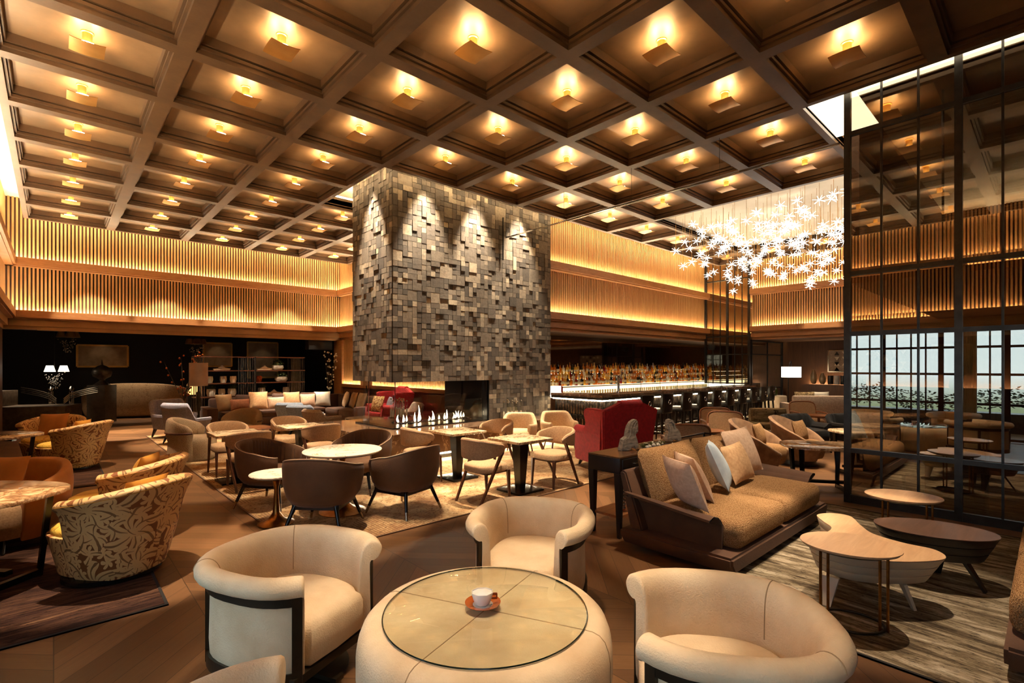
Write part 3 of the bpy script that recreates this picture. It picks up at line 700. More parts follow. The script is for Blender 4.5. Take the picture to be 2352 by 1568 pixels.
for k,(y0,lab) in enumerate([(1.22,'cream curtain gathered between the left windows, seen in the glass screen'),(4.25,'cream curtain gathered at the far end of the left windows')]):
    bm = B(); n = 60
    ring_mesh(bm, [[(XL+.06+.03*math.sin(q*.9)+o, y0+.34*q/n, z) for q in range(n+1) for o in (0,)]+[(XL+.075+.03*math.sin(q*.9), y0+.34*q/n, z) for q in range(n,-1,-1)] for z in (.03,1.3,Z3-.14)])
    tag(obj('curtain', bm, M['curtain']), lab, 'curtain', 'cream curtains at the left windows')
G = .012   # rug thickness
def rug(name, x0, x1, y0, y1, m, label):
    t = thing(name, label, 'rug', ((x0+x1)/2,(y0+y1)/2,0)); a, b = (x1-x0)/2, (y1-y0)/2
    bm = B(); box(bm, -a, a, -b, b, .001, G-.002); obj('pile', bm, M[m], t, smooth=False)
    bm = B(); w = .02
    for q in ((-a,-a+w,-b,b),(a-w,a,-b,b),(-a+w,a-w,-b,-b+w),(-a+w,a-w,b-w,b)): box(bm, *q, .001, G)
    obj('binding', bm, M['rug_edge'], t, smooth=False); return t
t = thing('rug', 'large mottled beige rug under the dining tables, running to the brown sofa', 'rug', (4.5,7,0))
ol = [(1.70,4.68),(8.8,4.68),(8.8,8.25),(7.2,8.25),(7.2,15.3),(1.70,15.3)]
bm = B(); prism(bm, [(x-4.5,y-7) for x,y in ol], .001, G-.002); obj('pile', bm, M['rug_main'], t, smooth=False)
bm = B()
for (x0,y0),(x1,y1) in ((ol[0],ol[1]),(ol[5],ol[0]),(ol[4],ol[5])): box(bm, min(x0,x1)-4.51, max(x0,x1)-4.49, min(y0,y1)-7.01, max(y0,y1)-6.99, .001, G)
obj('binding', bm, M['rug_edge_light'], t, smooth=False)
rug('rug', 3.58, 7.2, -2.2, 1.95, 'rug_right', 'streaked black and sand rug under the low coffee tables')
rug('rug', -.85, .62, 4.38, 7.9, 'rug_left', 'dark umber streaked rug under the nearest gold chairs')
rug('rug', -.85, .60, 9.46, 12.6, 'rug_left', 'dark umber streaked rug under the far gold chairs')
# ---- cream cowhide tub chairs round the drum table -------------------------------------------------
def cream_chair(label, loc, rot):
    t = thing('tub_chair', label, 'chair', loc, rot, 'cream tub chairs round the drum table')
    path = upath(.33,.345,.31,30,2.7,40)
    bm = B(); pr = [(0,.20),(0,.45),(.005,.58),(.02,.655),(.05,.695),(.088,.705),(.122,.69),(.138,.655),(.128,.622),(.10,.606),(.068,.60),(.064,.5),(.064,.20)]
    sweep(bm, path, lambda q: pr); obj('upholstered_shell', bm, M['hide'], t)
    bm = B()
    inner = [q for q,_,_ in path]; o = [(p.x*.985,p.y*.985) for p in inner]; o += [(.325,-.20),(.335,0),(.325,.20)]
    solid(bm, o, [(.02,.20),(0,.22),(0,.38),(.012,.415),(.04,.435),(.12,.446),(.25,.45)]); obj('seat', bm, M['hide'], t)
    bm = B(); f = [(.064,.555),(.064,.605),(.082,.605),(.082,.555)]; sweep(bm, path, lambda q: f, sm=0)
    f2 = [(.0,.155),(.0,.205),(.082,.225),(.082,.155)]; sweep(bm, path, lambda q: f2, sm=0)
    n = len(path)-1
    for i in (0, n):
        q, nn, _ = path[i]; tt = Vector((nn.y,-nn.x,0)); tt = tt if tt.x > 0 else -tt
        for o0, o1 in ((.055,.084),): 
            vs = [q+nn*a+tt*b+Vector((0,0,z)) for a in (o0,o1) for b in (-.035,.014) for z in (.0 if False else .02,.60)]
            v = [bm.verts.new(p) for p in vs]
            for F_ in ((0,1,3,2),(4,6,7,5),(0,4,5,1),(2,3,7,6),(0,2,6,4),(1,5,7,3)): bm.faces.new([v[k] for k in F_])
    for i in (n//3, n-n//3):
        q, nn, _ = path[i]; tt = Vector((nn.y,-nn.x,0))
        v = [bm.verts.new(q+nn*a+tt*b+Vector((0,0,z))) for a in (.062,.083) for b in (-.02,.02) for z in (.16,.6)]
        for F_ in ((0,1,3,2),(4,6,7,5),(0,4,5,1),(2,3,7,6),(0,2,6,4),(1,5,7,3)): bm.faces.new([v[k] for k in F_])
    box(bm, .28, .325, -.315, .315, .155, .20)
    obj('frame', bm, M['bronze'], t, label='dark bronze metal frame')
    bm = B()
    sec = crom(pr, 3)[3:22]
    for i in (n//3, n-n//3):
        bm = B(); q, nn, _ = path[i]; tube(bm, [q+nn*o+Vector((0,0,z)) for o, z in sec if z > .43], .003, 5); obj('seam', bm, M['hide_seam'], t)
    bm = B(); lathe(bm, [(.30,0),(.30,.015),(.05,.02),(.04,.16)], 36); box(bm, -.30, .33, -.03, .03, .02, .045); obj('swivel_base', bm, M['bronze'], t); return t
def place_chair(label, rt, fw, drt, dfw):
    v = Vector((drt,dfw)).normalized(); v = v*.30
    cream_chair(label, C(rt-v.x, fw-v.y), D(drt,dfw))
place_chair('cream cowhide tub chair left of the round glass-topped table', -.974,2.75,.924,-.38)
place_chair('cream cowhide tub chair behind the round glass-topped table, facing the viewer', .06,3.27,-.26,-.97)
place_chair('cream cowhide tub chair right of the glass-topped table, its back to the striped rug', .604,2.22,-.986,.167)
place_chair('cream cowhide tub chair cut by the bottom edge, only an arm tip showing', -.61,1.62,.50,.86)
# drum table
t = thing('drum_table', 'round cream cowhide drum table with a greenish glass top', 'table', C(-.135,2.575))
bm = B(); lathe(bm, [(.58,.0),(.61,.02),(.632,.12),(.642,.25),(.642,.36),(.634,.41),(.618,.452),(.592,.478),(.56,.489),(.53,.4915),(0.001,.492)], 72, caps=(True,False)); obj('upholstered_drum', bm, M['hide'], t)
bm = B()
for k in range(4):
    a = math.radians(18+90*k) + (0 if k % 2 == 0 else .12); pts = [(r*math.cos(a), r*math.sin(a), z) for r, z in ((.02,.4925),(.3,.4925),(.53,.492),(.56,.4895),(.592,.4785),(.618,.4525),(.6345,.41),(.6425,.36),(.6425,.25),(.6325,.12))]
    tube(bm, pts, .0025, 5)
obj('seam', bm, M['hide_seam'], t)
bm = B(); lathe(bm, [(.515,.494),(.519,.496),(.519,.506),(.515,.508)], 96); obj('glass_top', bm, M['topglass'], t)
bm = B(); tube(bm, [(.5185*math.cos(2*PI*k/96),.5185*math.sin(2*PI*k/96),.499) for k in range(96)], .0035, 6, True); obj('glass_edge', bm, M['glass_edge'], t, label='dark green polished glass edge')
TZ = .509
# cup and saucer
cp = P(1109,1390,TZ)
t = thing('saucer', 'orange saucer with a white centre on the glass-topped drum table', 'saucer', cp, D(1,.1))
bm = B(); lathe(bm, [(.045,0),(.05,.003),(.075,.012),(.092,.018),(.0925,.0205),(.075,.0155),(.052,.0085)], 48, caps=(True,False)); obj('rim', bm, M['orange_china'], t)
bm = B(); lathe(bm, [(.052,.0085),(.03,.007),(.001,.007)], 48, caps=(False,False)); obj('centre', bm, M['porcelain'], t)
bm = B(); 
for pts in ([(.036,-.012),(.041,-.018),(.047,-.012),(.043,-.006)], [(.030,-.026),(.036,-.030),(.042,-.028)]):
    tube(bm, [(x,y,.0085) for x,y in pts], .0012, 5)
obj('printed_mark', bm, M['ink'], t)
t = thing('coffee_cup', 'faceted white cup of milky foam on the orange saucer', 'cup', cp+Vector((-.004,.0,.0075)), D(1,.1))
bm = B(); oc = [(.5*math.cos(2*PI*k/8+.39), .5*math.sin(2*PI*k/8+.39)) for k in range(8)]
def oct_(r, z): return [(x*2*r*1.08, y*2*r*.95, z) for x, y in oc]
ring_mesh(bm, [oct_(.030,0),oct_(.036,.006),oct_(.045,.030),oct_(.0525,.055),oct_(.0545,.066),oct_(.051,.066),oct_(.049,.058)], caps=(True,False)); obj('bowl', bm, M['porcelain'], t, auto=True)
bm = B(); ring_mesh(bm, [oct_(.0505,.061),oct_(.04,.0655),oct_(.01,.067)], caps=(False,True)); obj('foam', bm, M['foam'], t)
bm = B(); box(bm, .050, .078, -.007, .007, .046, .056, bev=.002); box(bm, .070, .079, -.007, .007, .028, .054, bev=.002); box(bm, .048, .078, -.006, .006, .026, .034, bev=.002); obj('handle', bm, M['copper'], t, label='gilt square handle')
# ---- suede sofa with boucle cushions ----------------------------------------------------------------
def sofa(label, loc, rot, L=2.36, group=None):
    t = thing('sofa', label, 'sofa', loc, rot); a = L/2
    bm = B(); prism(bm, [(-a,.06),(a,.06),(a+.06,.14),(a+.06,.20),(-a-.06,.20),(-a-.06,.14)], -.56, .52, 'y', bev=.02); obj('platform', bm, M['suede'], t)
    bm = B()
    for s in (-1,1):
        for y in (-.42,.4): lathe(bm, [(.03,0),(.03,.07)], 12, (s*(a-.2), y, 0))
    obj('foot', bm, M['chrome'], t)
    for s in (-1,1):
        bm = B(); n = 14; rows = []
        for k in range(n+1):
            y = .46-.86*k/n; f = k/n
            cr = [(0,.20),(.0,.34),(.01,.42),(.05+.02*f,.485),(.11+.05*f,.52-.01*f),(.17+.07*f,.525-.03*f),(.17+.07*f,.505-.03*f),(.11+.05*f,.496),(.035,.46),(-.025,.40),(-.03,.34),(-.03,.20)]
            rows.append([(s*(a-.10+x), y-.05*max(0,(z-.3))*f, z+.03*(1-f)*max(0,(z-.2)/.3)) for x, z in cr])
        ring_mesh(bm, rows); obj('arm', bm, M['suede'], t)
    bm = B(); prism(bm, [(.30,.20),(.44,.20),(.56,.70),(.555,.735),(.52,.74),(.49,.72)], -a+.0, a-.0, 'x', bev=.015); obj('backrest', bm, M['suede'], t)
    for s in (-1,1):
        bm = B(); cx = s*(a-.12)/2; w = (a-.13)/2
        box(bm, cx-w, cx+w, -.55, .34, .205, .44, bev=.095, seg=5)
        bmesh.ops.subdivide_edges(bm, edges=[e for e in bm.edges if e.calc_length() > .3], cuts=6, use_grid_fill=True)
        for v in bm.verts:
            u = (v.co.x-cx)/w; q = (v.co.y+.1)/.45
            if v.co.z > .3: v.co.z += .05*max(0,1-u*u)*max(0,1-q*q)
        obj('seat_cushion', bm, M['boucle'], t)
        bm = cushion_mesh(2*w*1.0, .60, .34, 14, .05, .05, int(s+3)); R = Matrix.Rotation(math.radians(-20),4,'X')
        for v in bm.verts: v.co = R @ v.co + Vector((cx+.02, .27, .37))
        obj('back_cushion', bm, M['boucle'], t)
    return t
SX, SYY = 5.23, 2.30
sofa('brown suede sofa with sand boucle cushions in front of the black console', (SX,SYY,0), 0)
def sc(label, m, px, py, z, face, **k): cushion(label, M[m], P(px,py,z), face, **k)
F0 = -PI/2
zc = .49
cushion('blush cushion at the near end of the brown suede sofa, leaning on its arm', M['pink'], (4.30,2.22,zc-.02), F0+1.05, w=.46, h=.48, t=.17, tilt=24, seed=1, group=None)
cushion('sand cushion tucked behind the blush one at the near end of the suede sofa', M['pink'], (4.63,2.30,zc-.01), F0+.9, w=.46, h=.46, t=.17, tilt=26, seed=2)
cushion('pale blue cushion in the middle of the brown suede sofa', M['skyblue'], (5.08,2.25,zc), F0+.45, w=.52, h=.50, t=.17, tilt=24, roll=4, seed=3)
cushion('small sand cushion right of the pale blue one on the suede sofa', M['sand'], (5.52,2.26,zc), F0-.1, w=.44, h=.42, t=.16, tilt=24, roll=-4, seed=4)
cushion('large blush cushion at the far end of the brown suede sofa', M['pink'], (5.95,2.38,zc), F0-.15, w=.56, h=.54, t=.17, tilt=22, roll=-3, seed=5)
# second sofa, only its corner shows at the right edge
sofa('brown suede sofa with sand boucle cushions cut by the right edge', (5.10,-.37,0), PI)
# ---- black console with horses --------------------------------------------------------------------
t = thing('console_table', 'long black console table with a brown top behind the suede sofa', 'table', (4.98,3.15,0))
bm = B(); a, b = .80, .20
box(bm, -a, a, -b, b, .66, .815, bev=.004); obj('carcass', bm, M['ebony'], t)
bm = B(); box(bm, -a, -.16, -b, b, .815, .83); box(bm, .46, a, -b, b, .815, .83); box(bm, -.16, .46, -b, -.15, .815, .83); box(bm, -.16, .46, .15, b, .815, .83); obj('top', bm, M['console'], t, smooth=False)
for sx in (-1,1):
    for sy in (-1,1):
        bm = B(); bar(bm, (sx*(a-.035),sy*(b-.035),.66), (sx*(a-.045),sy*(b-.035),0), .07,.07,.035,.035, up=(0,1,0)); obj('leg', bm, M['ebony'], t)
bm = B(); box(bm, -a+.04, a-.04, -b+.03, b-.03, .20, .225); obj('shelf', bm, M['table_red'], t)
for k, x in enumerate((-.52,.0,.55)):
    bm = B(); box(bm, x-.24, x+.24, -b-.012, -b, .68, .80, bev=.003); d = obj('drawer', bm, M['ebony'], t)
    bm = B(); tube(bm, [(x-.06,-b-.012,.745),(x-.06,-b-.03,.748),(x+.06,-b-.03,.748),(x+.06,-b-.012,.745)], .005, 6); obj('handle', bm, M['nickel'], d)
CTZ = .83
def horse(label, loc, rot, prof, ridge):
    t = thing('horse_head_sculpture', label, 'sculpture', loc, rot, 'carved horse heads on the console')
    k = 1/890.0; x0 = (min(p[0] for p in prof)+max(p[0] for p in prof))/2; y0 = max(p[1] for p in prof)
    f = lambda p: ((p[0]-x0)*k, (y0-p[1])*k)
    o = [f(p) for p in prof]
    bm = B(); prism(bm, o, -.055, .055, 'y', bev=.010)
    for v in bm.verts: v.co.y *= 1-.45*min(1,max(0,v.co.z/.36))
    obj('carved_block', bm, M['driftwood'], t, ang=30)
    bm = B()
    for s in (-1,1):
        for r, (d, w) in zip(ridge, ((0,.011),(0,.008),(0,.007))):
            pts = [f(p) for p in r]; tube(bm, [(x, s*.055*(1-.45*min(1,max(0,z/.36))), z) for x, z in pts], lambda q, w=w: w*(1-.5*abs(2*q-1)), 7)
    obj('carved_mane', bm, M['driftwood'], t, label='raised carved mane')
    return t
horse('carved grey horse head on the near end of the console', (4.62,3.15,CTZ), math.radians(-42.6+18),
 [(935,1345),(950,1290),(962,1237),(985,1222),(1003,1212),(1008,1170),(1022,1112),(1048,1072),(1085,1049),(1110,1044),(1124,1068),(1128,1120),(1122,1176),(1108,1172),(1098,1196),(1114,1245),(1126,1300),(1125,1326),(1082,1331),(1072,1308),(1047,1314),(1036,1341)],
 [[(1092,1060),(1060,1090),(1042,1140),(1034,1195),(1010,1230)],[(1112,1070),(1086,1100),(1072,1150),(1066,1200)],[(1118,1100),(1106,1130),(1098,1165)]])
horse('carved grey horse head on the far end of the console', (5.56,3.15,CTZ), math.radians(-42.6+8),
 [(1458,1240),(1463,1190),(1474,1150),(1483,1122),(1464,1100),(1459,1040),(1472,1006),(1500,997),(1530,1008),(1552,1046),(1562,1090),(1590,1112),(1611,1150),(1621,1195),(1621,1229),(1576,1233),(1561,1214),(1532,1220),(1516,1242)],
 [[(1480,1030),(1510,1022),(1532,1050),(1540,1100)],[(1500,1060),(1515,1100),(1510,1150)],[(1478,1060),(1488,1090),(1486,1112)]])
t = thing('succulent_planter', 'sunken tray of succulents and pebbles in the middle of the console', 'planter', (5.13,3.15,.70))
bm = B(); box(bm, -.29, .29, -.14, .14, .116, .125); obj('tray', bm, M['ebony'], t)
R = random.Random(5)
for k in range(5):
    bm = B(); x, y = -.2+.1*k, R.uniform(-.06,.06)
    for q in range(40):
        an = R.uniform(0,2*PI); el = R.uniform(.2,1.2); l_ = R.uniform(.03,.055)
        rod(bm, (x,y,.125), (x+l_*math.cos(an)*math.cos(el), y+l_*math.sin(an)*math.cos(el), .125+l_*math.sin(el)), .006, .001, 4)
    obj('succulent', bm, M['moss'], t)
bm = B()
for k in range(14): bmesh.ops.create_icosphere(bm, subdivisions=2, radius=R.uniform(.012,.025), matrix=Matrix.Translation((R.uniform(-.26,.26),R.uniform(-.11,.11),.132)))
obj('pebble', bm, M['pottery'], t)['kind'] = 'stuff'
# string of metal balls on the console's lower shelf
t = thing('ball_ornament', 'cluster of polished metal balls standing on the console shelf', 'ornament', (4.42,3.08,.226))
bm = B()
for k in range(5):
    for q in range(2): bmesh.ops.create_icosphere(bm, subdivisions=2, radius=.021, matrix=Matrix.Translation(((q-.5)*.04,0,.021+.04*k)))
obj('ball_stack', bm, M['chrome'], t)
# ---- low coffee tables -----------------------------------------------------------------------------
def smooth_outline(ctrl, n=8):
    N = len(ctrl); out = []
    for i in range(N):
        p0, p1, p2, p3 = (Vector((*ctrl[(i+k) % N],0)) for k in (-1,0,1,2))
        for q in range(n):
            t = q/n; v = .5*((2*p1)+(-p0+p2)*t+(2*p0-5*p1+4*p2-p3)*t*t+(-p0+3*p1-3*p2+p3)*t**3); out.append((v.x,v.y))
    return out
def coffee(name, label, ctr, ctrl, z0, z1, m, taper, legs, top_m=None):
    o = C(*ctr); t = thing(name, label, 'table', o)
    pts = [C(x,y)-o for x, y in ctrl]; out = smooth_outline([(p.x,p.y) for p in pts])
    bm = B(); H = z1-z0; prof = [(taper+.03,z0-.005)]
    for k in range(3):
        a0, a1 = k/3, (k+1)/3; prof += [(taper*(1-a0),z0+H*a0+.002),(taper*(1-a1)+.001,z0+H*a1-.004),(taper*(1-a1)+.006,z0+H*a1-.002)]
    solid(bm, out, prof); obj('body', bm, M[m], t)
    bm = B(); solid(bm, out, [(.003,z1-.002),(0,z1),(0,z1+.004)]); obj('top', bm, M[top_m or m], t)
    for (x,y,dx,dy) in legs:
        p = C(x,y)-o; q = C(x+dx,y+dy)-o; bm = B(); bar(bm, (p.x,p.y,z0), (q.x,q.y,G), .11,.022,.05,.018); obj('leg', bm, M[m], t)
    return t
coffee('coffee_table', 'large bone-white kidney-shaped coffee table on the streaked rug', (2.75,3.85), [(2.76,4.51),(2.92,4.56),(3.03,4.47),(2.95,4.22),(2.90,4.0),(2.98,3.8),(3.1,3.65),(3.02,3.48),(2.72,3.43),(2.42,3.49),(2.27,3.66),(2.28,3.86),(2.5,4.0),(2.66,4.15),(2.70,4.33)], .20, .40, 'table_white', .085, [(2.34,3.66,-.06,-.05),(2.8,3.58,.07,-.02),(2.72,4.3,.04,.06)], 'table_oak')
coffee('coffee_table', 'dark smoked-oak oval coffee table lapping the white kidney table', (3.36,4.02), [(3.42+.38*math.cos(k*PI/5)+.04*math.sin(k*PI/5), 4.04+.27*math.sin(k*PI/5)-.12*math.cos(k*PI/5)) for k in range(10)], .235, .43, 'ebony', .08, [(3.55,3.92,.08,-.10),(3.2,4.05,-.05,-.06),(3.5,4.1,.08,.1)], 'table_brown')
def side_oval(label, rt, fw, a, b, rotc, z, m):
    o = C(rt,fw); t = thing('side_table', label, 'table', o); ca, sa = math.cos(rotc), math.sin(rotc)
    def pt(u, v): 
        p = C(rt+u*ca-v*sa, fw+u*sa+v*ca)-o; return (p.x,p.y)
    out = [pt(a*math.cos(2*PI*k/48), b*math.sin(2*PI*k/48)) for k in range(48)]
    bm = B(); solid(bm, out, [(.05,z-.035),(.015,z-.02),(0,z-.006),(0,z)]); obj('top', bm, M[m], t)
    bm = B(); solid(bm, out, [(.06,z-.04),(.02,z-.024),(.012,z-.02)]); obj('underside', bm, M['black'], t)
    for s in (-1,1):
        for d in (-1,1):
            x, y = pt(s*a*.58+d*.022, -b*.3); bm = B(); rod(bm, (x,y,G), (x,y,z-.03), .009); obj('leg', bm, M['brass'], t)
    bm = B(); tube(bm, [(*pt(a*.66*math.cos(2*PI*k/40), b*.66*math.sin(2*PI*k/40)), G+.01) for k in range(40)], .009, 8, True); obj('base_ring', bm, M['bronze'], t)
side_oval('pale oak oval side table on brass legs over the near end of the kidney table', 2.29, 3.38, .295, .245, -.30, .545, 'table_oak')
side_oval('small oval side table with a tan top beside the glass screen', 3.64, 4.64, .30, .25, -.25, .545, 'table_oak')
# ---- gold damask swivel chairs ---------------------------------------------------------------------
def gold_chair(label, loc, rot, group='gold leaf-pattern swivel chairs'):
    t = thing('swivel_chair', label, 'chair', loc, rot, group)
    o = circ(1, 40, .45, .345, 2.4)
    bm = B(); solid(bm, o, [(.09,.06),(.06,.065),(.0,.33),(-.012,.375),(-.008,.385)]); obj('seat_drum', bm, M['floral'], t)
    o2 = circ(1, 40, .45, .325, 2.4)
    bm = B(); solid(bm, o2, [(.01,.37),(.0,.395),(.008,.425),(.05,.448),(.2,.455)]); obj('seat', bm, M['floral_seat'], t)
    path = upath(.04,.42,.375,28,2.5,86)
    def pr(q):
        h = .70+.10*backness(q,1.2); f = .055*(.4+.6*backness(q))
        return [(-.03,.40),(-.035,.55),(-.02+f*.6,h-.06),(.0+f,h-.008),(.03+f,h+.006),(.065+f,h-.004),(.085+f,h-.04),(.05+f*.5,.6),(.015,.33),(-.06,.07),(-.10,.07),(-.06,.33)]
    bm = B(); sweep(bm, path, pr); obj('backrest', bm, M['floral'], t)
    bm = B(); tube(bm, [qq+nn*(.082+.055*(.4+.6*backness(tt)))+Vector((0,0,.70+.10*backness(tt,1.2)-.035)) for qq,nn,tt in path], .005, 5); obj('piping', bm, M['gold_plain'], t)
    bm = B(); lathe(bm, [(.30,0),(.34,.01),(.34,.045),(.30,.062)], 40); obj('swivel_plinth', bm, M['black'], t)
    return t
g1 = gold_chair('gold leaf-pattern swivel chair nearest the viewer on the left', C(-3.37,4.22,G), D(-1,.15))
dup(g1, C(-4.0,5.14,G), D(-1,-.25), 'gold leaf-pattern swivel chair just behind the nearest one')
dup(g1, C(-7.5,8.48,G), D(-1,-.15), 'gold leaf-pattern swivel chair of the far pair, back turned to the grey armchairs')
dup(g1, C(-8.5,9.15,G), D(.35,-1), 'gold leaf-pattern swivel chair of the far pair, facing the viewer with a cushion')
cushion('ochre cushion in the gold swivel chair behind the nearest one', M['gold_plain'], C(-3.88,5.12,.47), D(-1,-.25), w=.44, h=.40, t=.15, tilt=22, seed=8)
cushion('ochre cushion tucked in the nearest gold swivel chair', M['gold_plain'], C(-3.2,4.24,.47), D(-1,.15), w=.42, h=.36, t=.15, tilt=20, seed=9)
cushion('ochre cushion in the far gold chair facing the viewer', M['orange'], C(-8.47,9.16,.47), D(.35,-1), w=.44, h=.42, t=.15, tilt=20, seed=10)
cushion('pale cushion in the far gold chair turned to the left', M['gold_plain'], C(-7.4,8.46,.47), D(-1,-.15), w=.40, h=.38, t=.15, tilt=18, seed=11)
# marble trestle tables at the left edge
def trestle_table(label, loc, rot, a, b, z, m='marble_brown', legm='black'):
    t = thing('marble_table', label, 'table', loc, rot)
    o = circ(1, 56, a, b, 2.9)
    bm = B(); solid(bm, o, [(.02,z-.035),(0,z-.03),(0,z-.006),(.006,z)]); obj('top', bm, M[m], t)
    bm = B(); box(bm, -a*.72, a*.72, -.03, .03, z-.075, z-.036); obj('stretcher', bm, M[legm], t)
    bm = B(); box(bm, -a*.6, a*.6, -.03, .03, .10, .14); obj('lower_stretcher', bm, M[legm], t)
    for sx in (-1,1):
        for sy in (-1,1):
            bm = B(); bar(bm, (sx*a*.62,sy*b*.62,z-.036), (sx*a*.56,sy*b*.5,0), .06,.04,.045,.035); obj('leg', bm, M[legm], t)
        bm = B(); bar(bm, (sx*a*.56,-b*.5,.03), (sx*a*.56,b*.5,.03), .045,.05); obj('foot_rail', bm, M[legm], t)
    return t
trestle_table('rounded brown marble table cut by the left edge beside the gold chair', C(-4.28,3.93,G), D(1,-.1), .58, .50, .72)
trestle_table('rounded brown marble table at the left edge before the far gold chairs', C(-7.65,7.30,G), D(1,-.1), .56, .50, .72)
# apricot tub chair at the left edge
t = thing('tub_chair', 'apricot velvet tub chair behind the brown marble table at the left edge', 'chair', C(-4.98,4.88,G), D(.0,-1))
bm = B(); path = upath(.30,.40,.42,26,2.4,60); sweep(bm, path, lambda q: [(-.04,.12),(-.04,.45),(-.02,.52+.2*backness(q)),(.02,.56+.2*backness(q)),(.07,.54+.2*backness(q)),(.08,.45),(.0,.12)]); obj('backrest', bm, M['orange'], t)
bm = B(); solid(bm, circ(1,36,.40,.40,2.6), [(.04,.12),(0,.2),(0,.38),(.05,.43),(.2,.44)]); obj('seat', bm, M['linen'], t)
for sx in (-1,1):
    for sy in (-1,1): bm = B(); rod(bm, (sx*.25,sy*.25,.13), (sx*.30,sy*.30,0), .025, .015); obj('leg', bm, M['black'], t)
cushion('apricot cushion in the tub chair at the left edge', M['orange'], C(-5.02,4.84,.455), D(.1,-1), w=.42, h=.42, t=.15, tilt=20, seed=12)
def R4(x, y, z=0): return Vector((x,y,z))
# ---- brown velvet tub chairs round the white table ---------------------------------------------------
def velvet_chair(label, loc, rot):
    t = thing('tub_chair', label, 'chair', loc, rot, 'brown velvet tub chairs round the white table')
    n = 72; path = upath(.33,.37,.365,n,2.7,44)
    def top(q): return .64+.165*backness(q,1.6)
    bm = B(); rings = []
    for i, (p, nn, q) in enumerate(path):
        h = top(q); k = .010*math.cos(i*PI) if .12 < q < .88 else 0
        rings.append([p+nn*o+Vector((0,0,z)) for o, z in [(-.04+k,.40),(-.045+k,.52),(-.03+k,h-.06),(-.02+k*.6,h-.018),(0,h),(.018,h-.006),(.03,h-.05),(.022,.52),(-.01,.38),(-.07,.30),(-.13,.285),(-.11,.34)]])
    ring_mesh(bm, rings); obj('shell', bm, M['velvet'], t)
    bm = B()
    tube(bm, [p+nn*.019+Vector((0,0,top(q)-.006)) for p,nn,q in path[::2]], .0045, 5); obj('stitched_piping', bm, M['velvet_pipe'], t)
    bm = B(); solid(bm, circ(1,40,.335,.325,3.0), [(.06,.285),(.02,.32),(.02,.42),(.05,.455),(.16,.465)]); obj('seat', bm, M['velvet'], t)
    for sx in (-1,1):
        for sy in (-1,1):
            bm = B(); rod(bm, (sx*.22,sy*.21,.31), (sx*.293,sy*.28,.085), .024, .017); L = obj('leg', bm, M['black'], t)
            bm = B(); rod(bm, (sx*.293,sy*.28,.085), (sx*.32,sy*.305,G*0), .0172, .013); obj('metal_tip', bm, M['nickel'], L)
    bm = B()
    for s in (-1,1):
        bar(bm, (s*.23,-.24,.275), (s*.23,.24,.275), .03,.05); bar(bm, (-.23,s*.235,.275), (.23,s*.235,.275), .03,.05)
    obj('apron', bm, M['black'], t); return t
v1 = velvet_chair('brown velvet tub chair nearest the viewer, its back hiding part of the white table', C(-2.02,5.38,G), D(.06,1))
dup(v1, C(-3.02,6.30,G), D(1,-.18), 'brown velvet tub chair left of the white round table, behind the little side table')
dup(v1, C(-1.30,6.0,G), D(-.85,.5), 'brown velvet tub chair right of the white round table')
dup(v1, C(-2.12,7.02,G), D(-.2,-1), 'brown velvet tub chair on the far side of the white round table, facing the viewer')
def tulip(label, loc, r, z, name='round_table', br=.27):
    t = thing(name, label, 'table', loc)
    bm = B(); lathe(bm, [(r-.03,z-.03),(r-.004,z-.014),(r,z-.006),(r-.004,z)], 64); obj('top', bm, M['marble_white'], t)
    bm = B(); lathe(bm, [(r-.035,z-.036),(r-.03,z-.03)], 64); obj('top_edge', bm, M['black'], t)
    bm = B(); lathe(bm, [(br,0),(br,.006),(br*.8,.018),(br*.45,.05),(br*.2,.12),(.03,.24),(.022,.36),(.024,z-.16),(.05,z-.06),(.10,z-.036)], 40); obj('stem_base', bm, M['brass'], t)
tulip('white marble round table on a brass trumpet base among the brown chairs', C(-2.03,5.98,G), .455, .735)
tulip('little round marble side table on a brass trumpet base left of the nearest brown chair', C(-2.61,5.52,G), .275, .555, 'side_table', .19)
# ---- square marble tables and beige dining chairs ----------------------------------------------------
def square_table(label, loc, a=.325):
    t = thing('square_table', label, 'table', loc, 0, 'square marble tables on black pedestals'); z = .735
    bm = B(); box(bm, -a, a, -a, a, z-.035, z, bev=.005); obj('top', bm, M['marble_cream'], t)
    bm = B(); box(bm, -.2, .2, -.2, .2, z-.06, z-.036); ring_mesh(bm, [[(s*w,q*w,h) for s,q in ((-1,-1),(1,-1),(1,1),(-1,1))] for w, h in ((.05,.03),(.085,z-.06))]); obj('pedestal', bm, M['black'], t)
    bm = B(); box(bm, -.235, .235, -.235, .235, 0, .03, bev=.006); obj('base_plate', bm, M['black'], t); return t
T1, T2, T3, T4 = (4.80,5.05), (4.62,6.28), (2.03,8.38), (3.08,8.60)
q1 = square_table('square marble table nearest the viewer, standing before the red wing chair', R4(*T1,G))
dup(q1, R4(*T2,G), 0, 'square marble table close to the front of the hearth')
dup(q1, R4(*T3,G), 0, 'square marble table at far left, beside the shaggy barrel chair')
dup(q1, R4(*T4,G), 0, 'square marble table left of the hearth, in line with the grey-blue chairs')
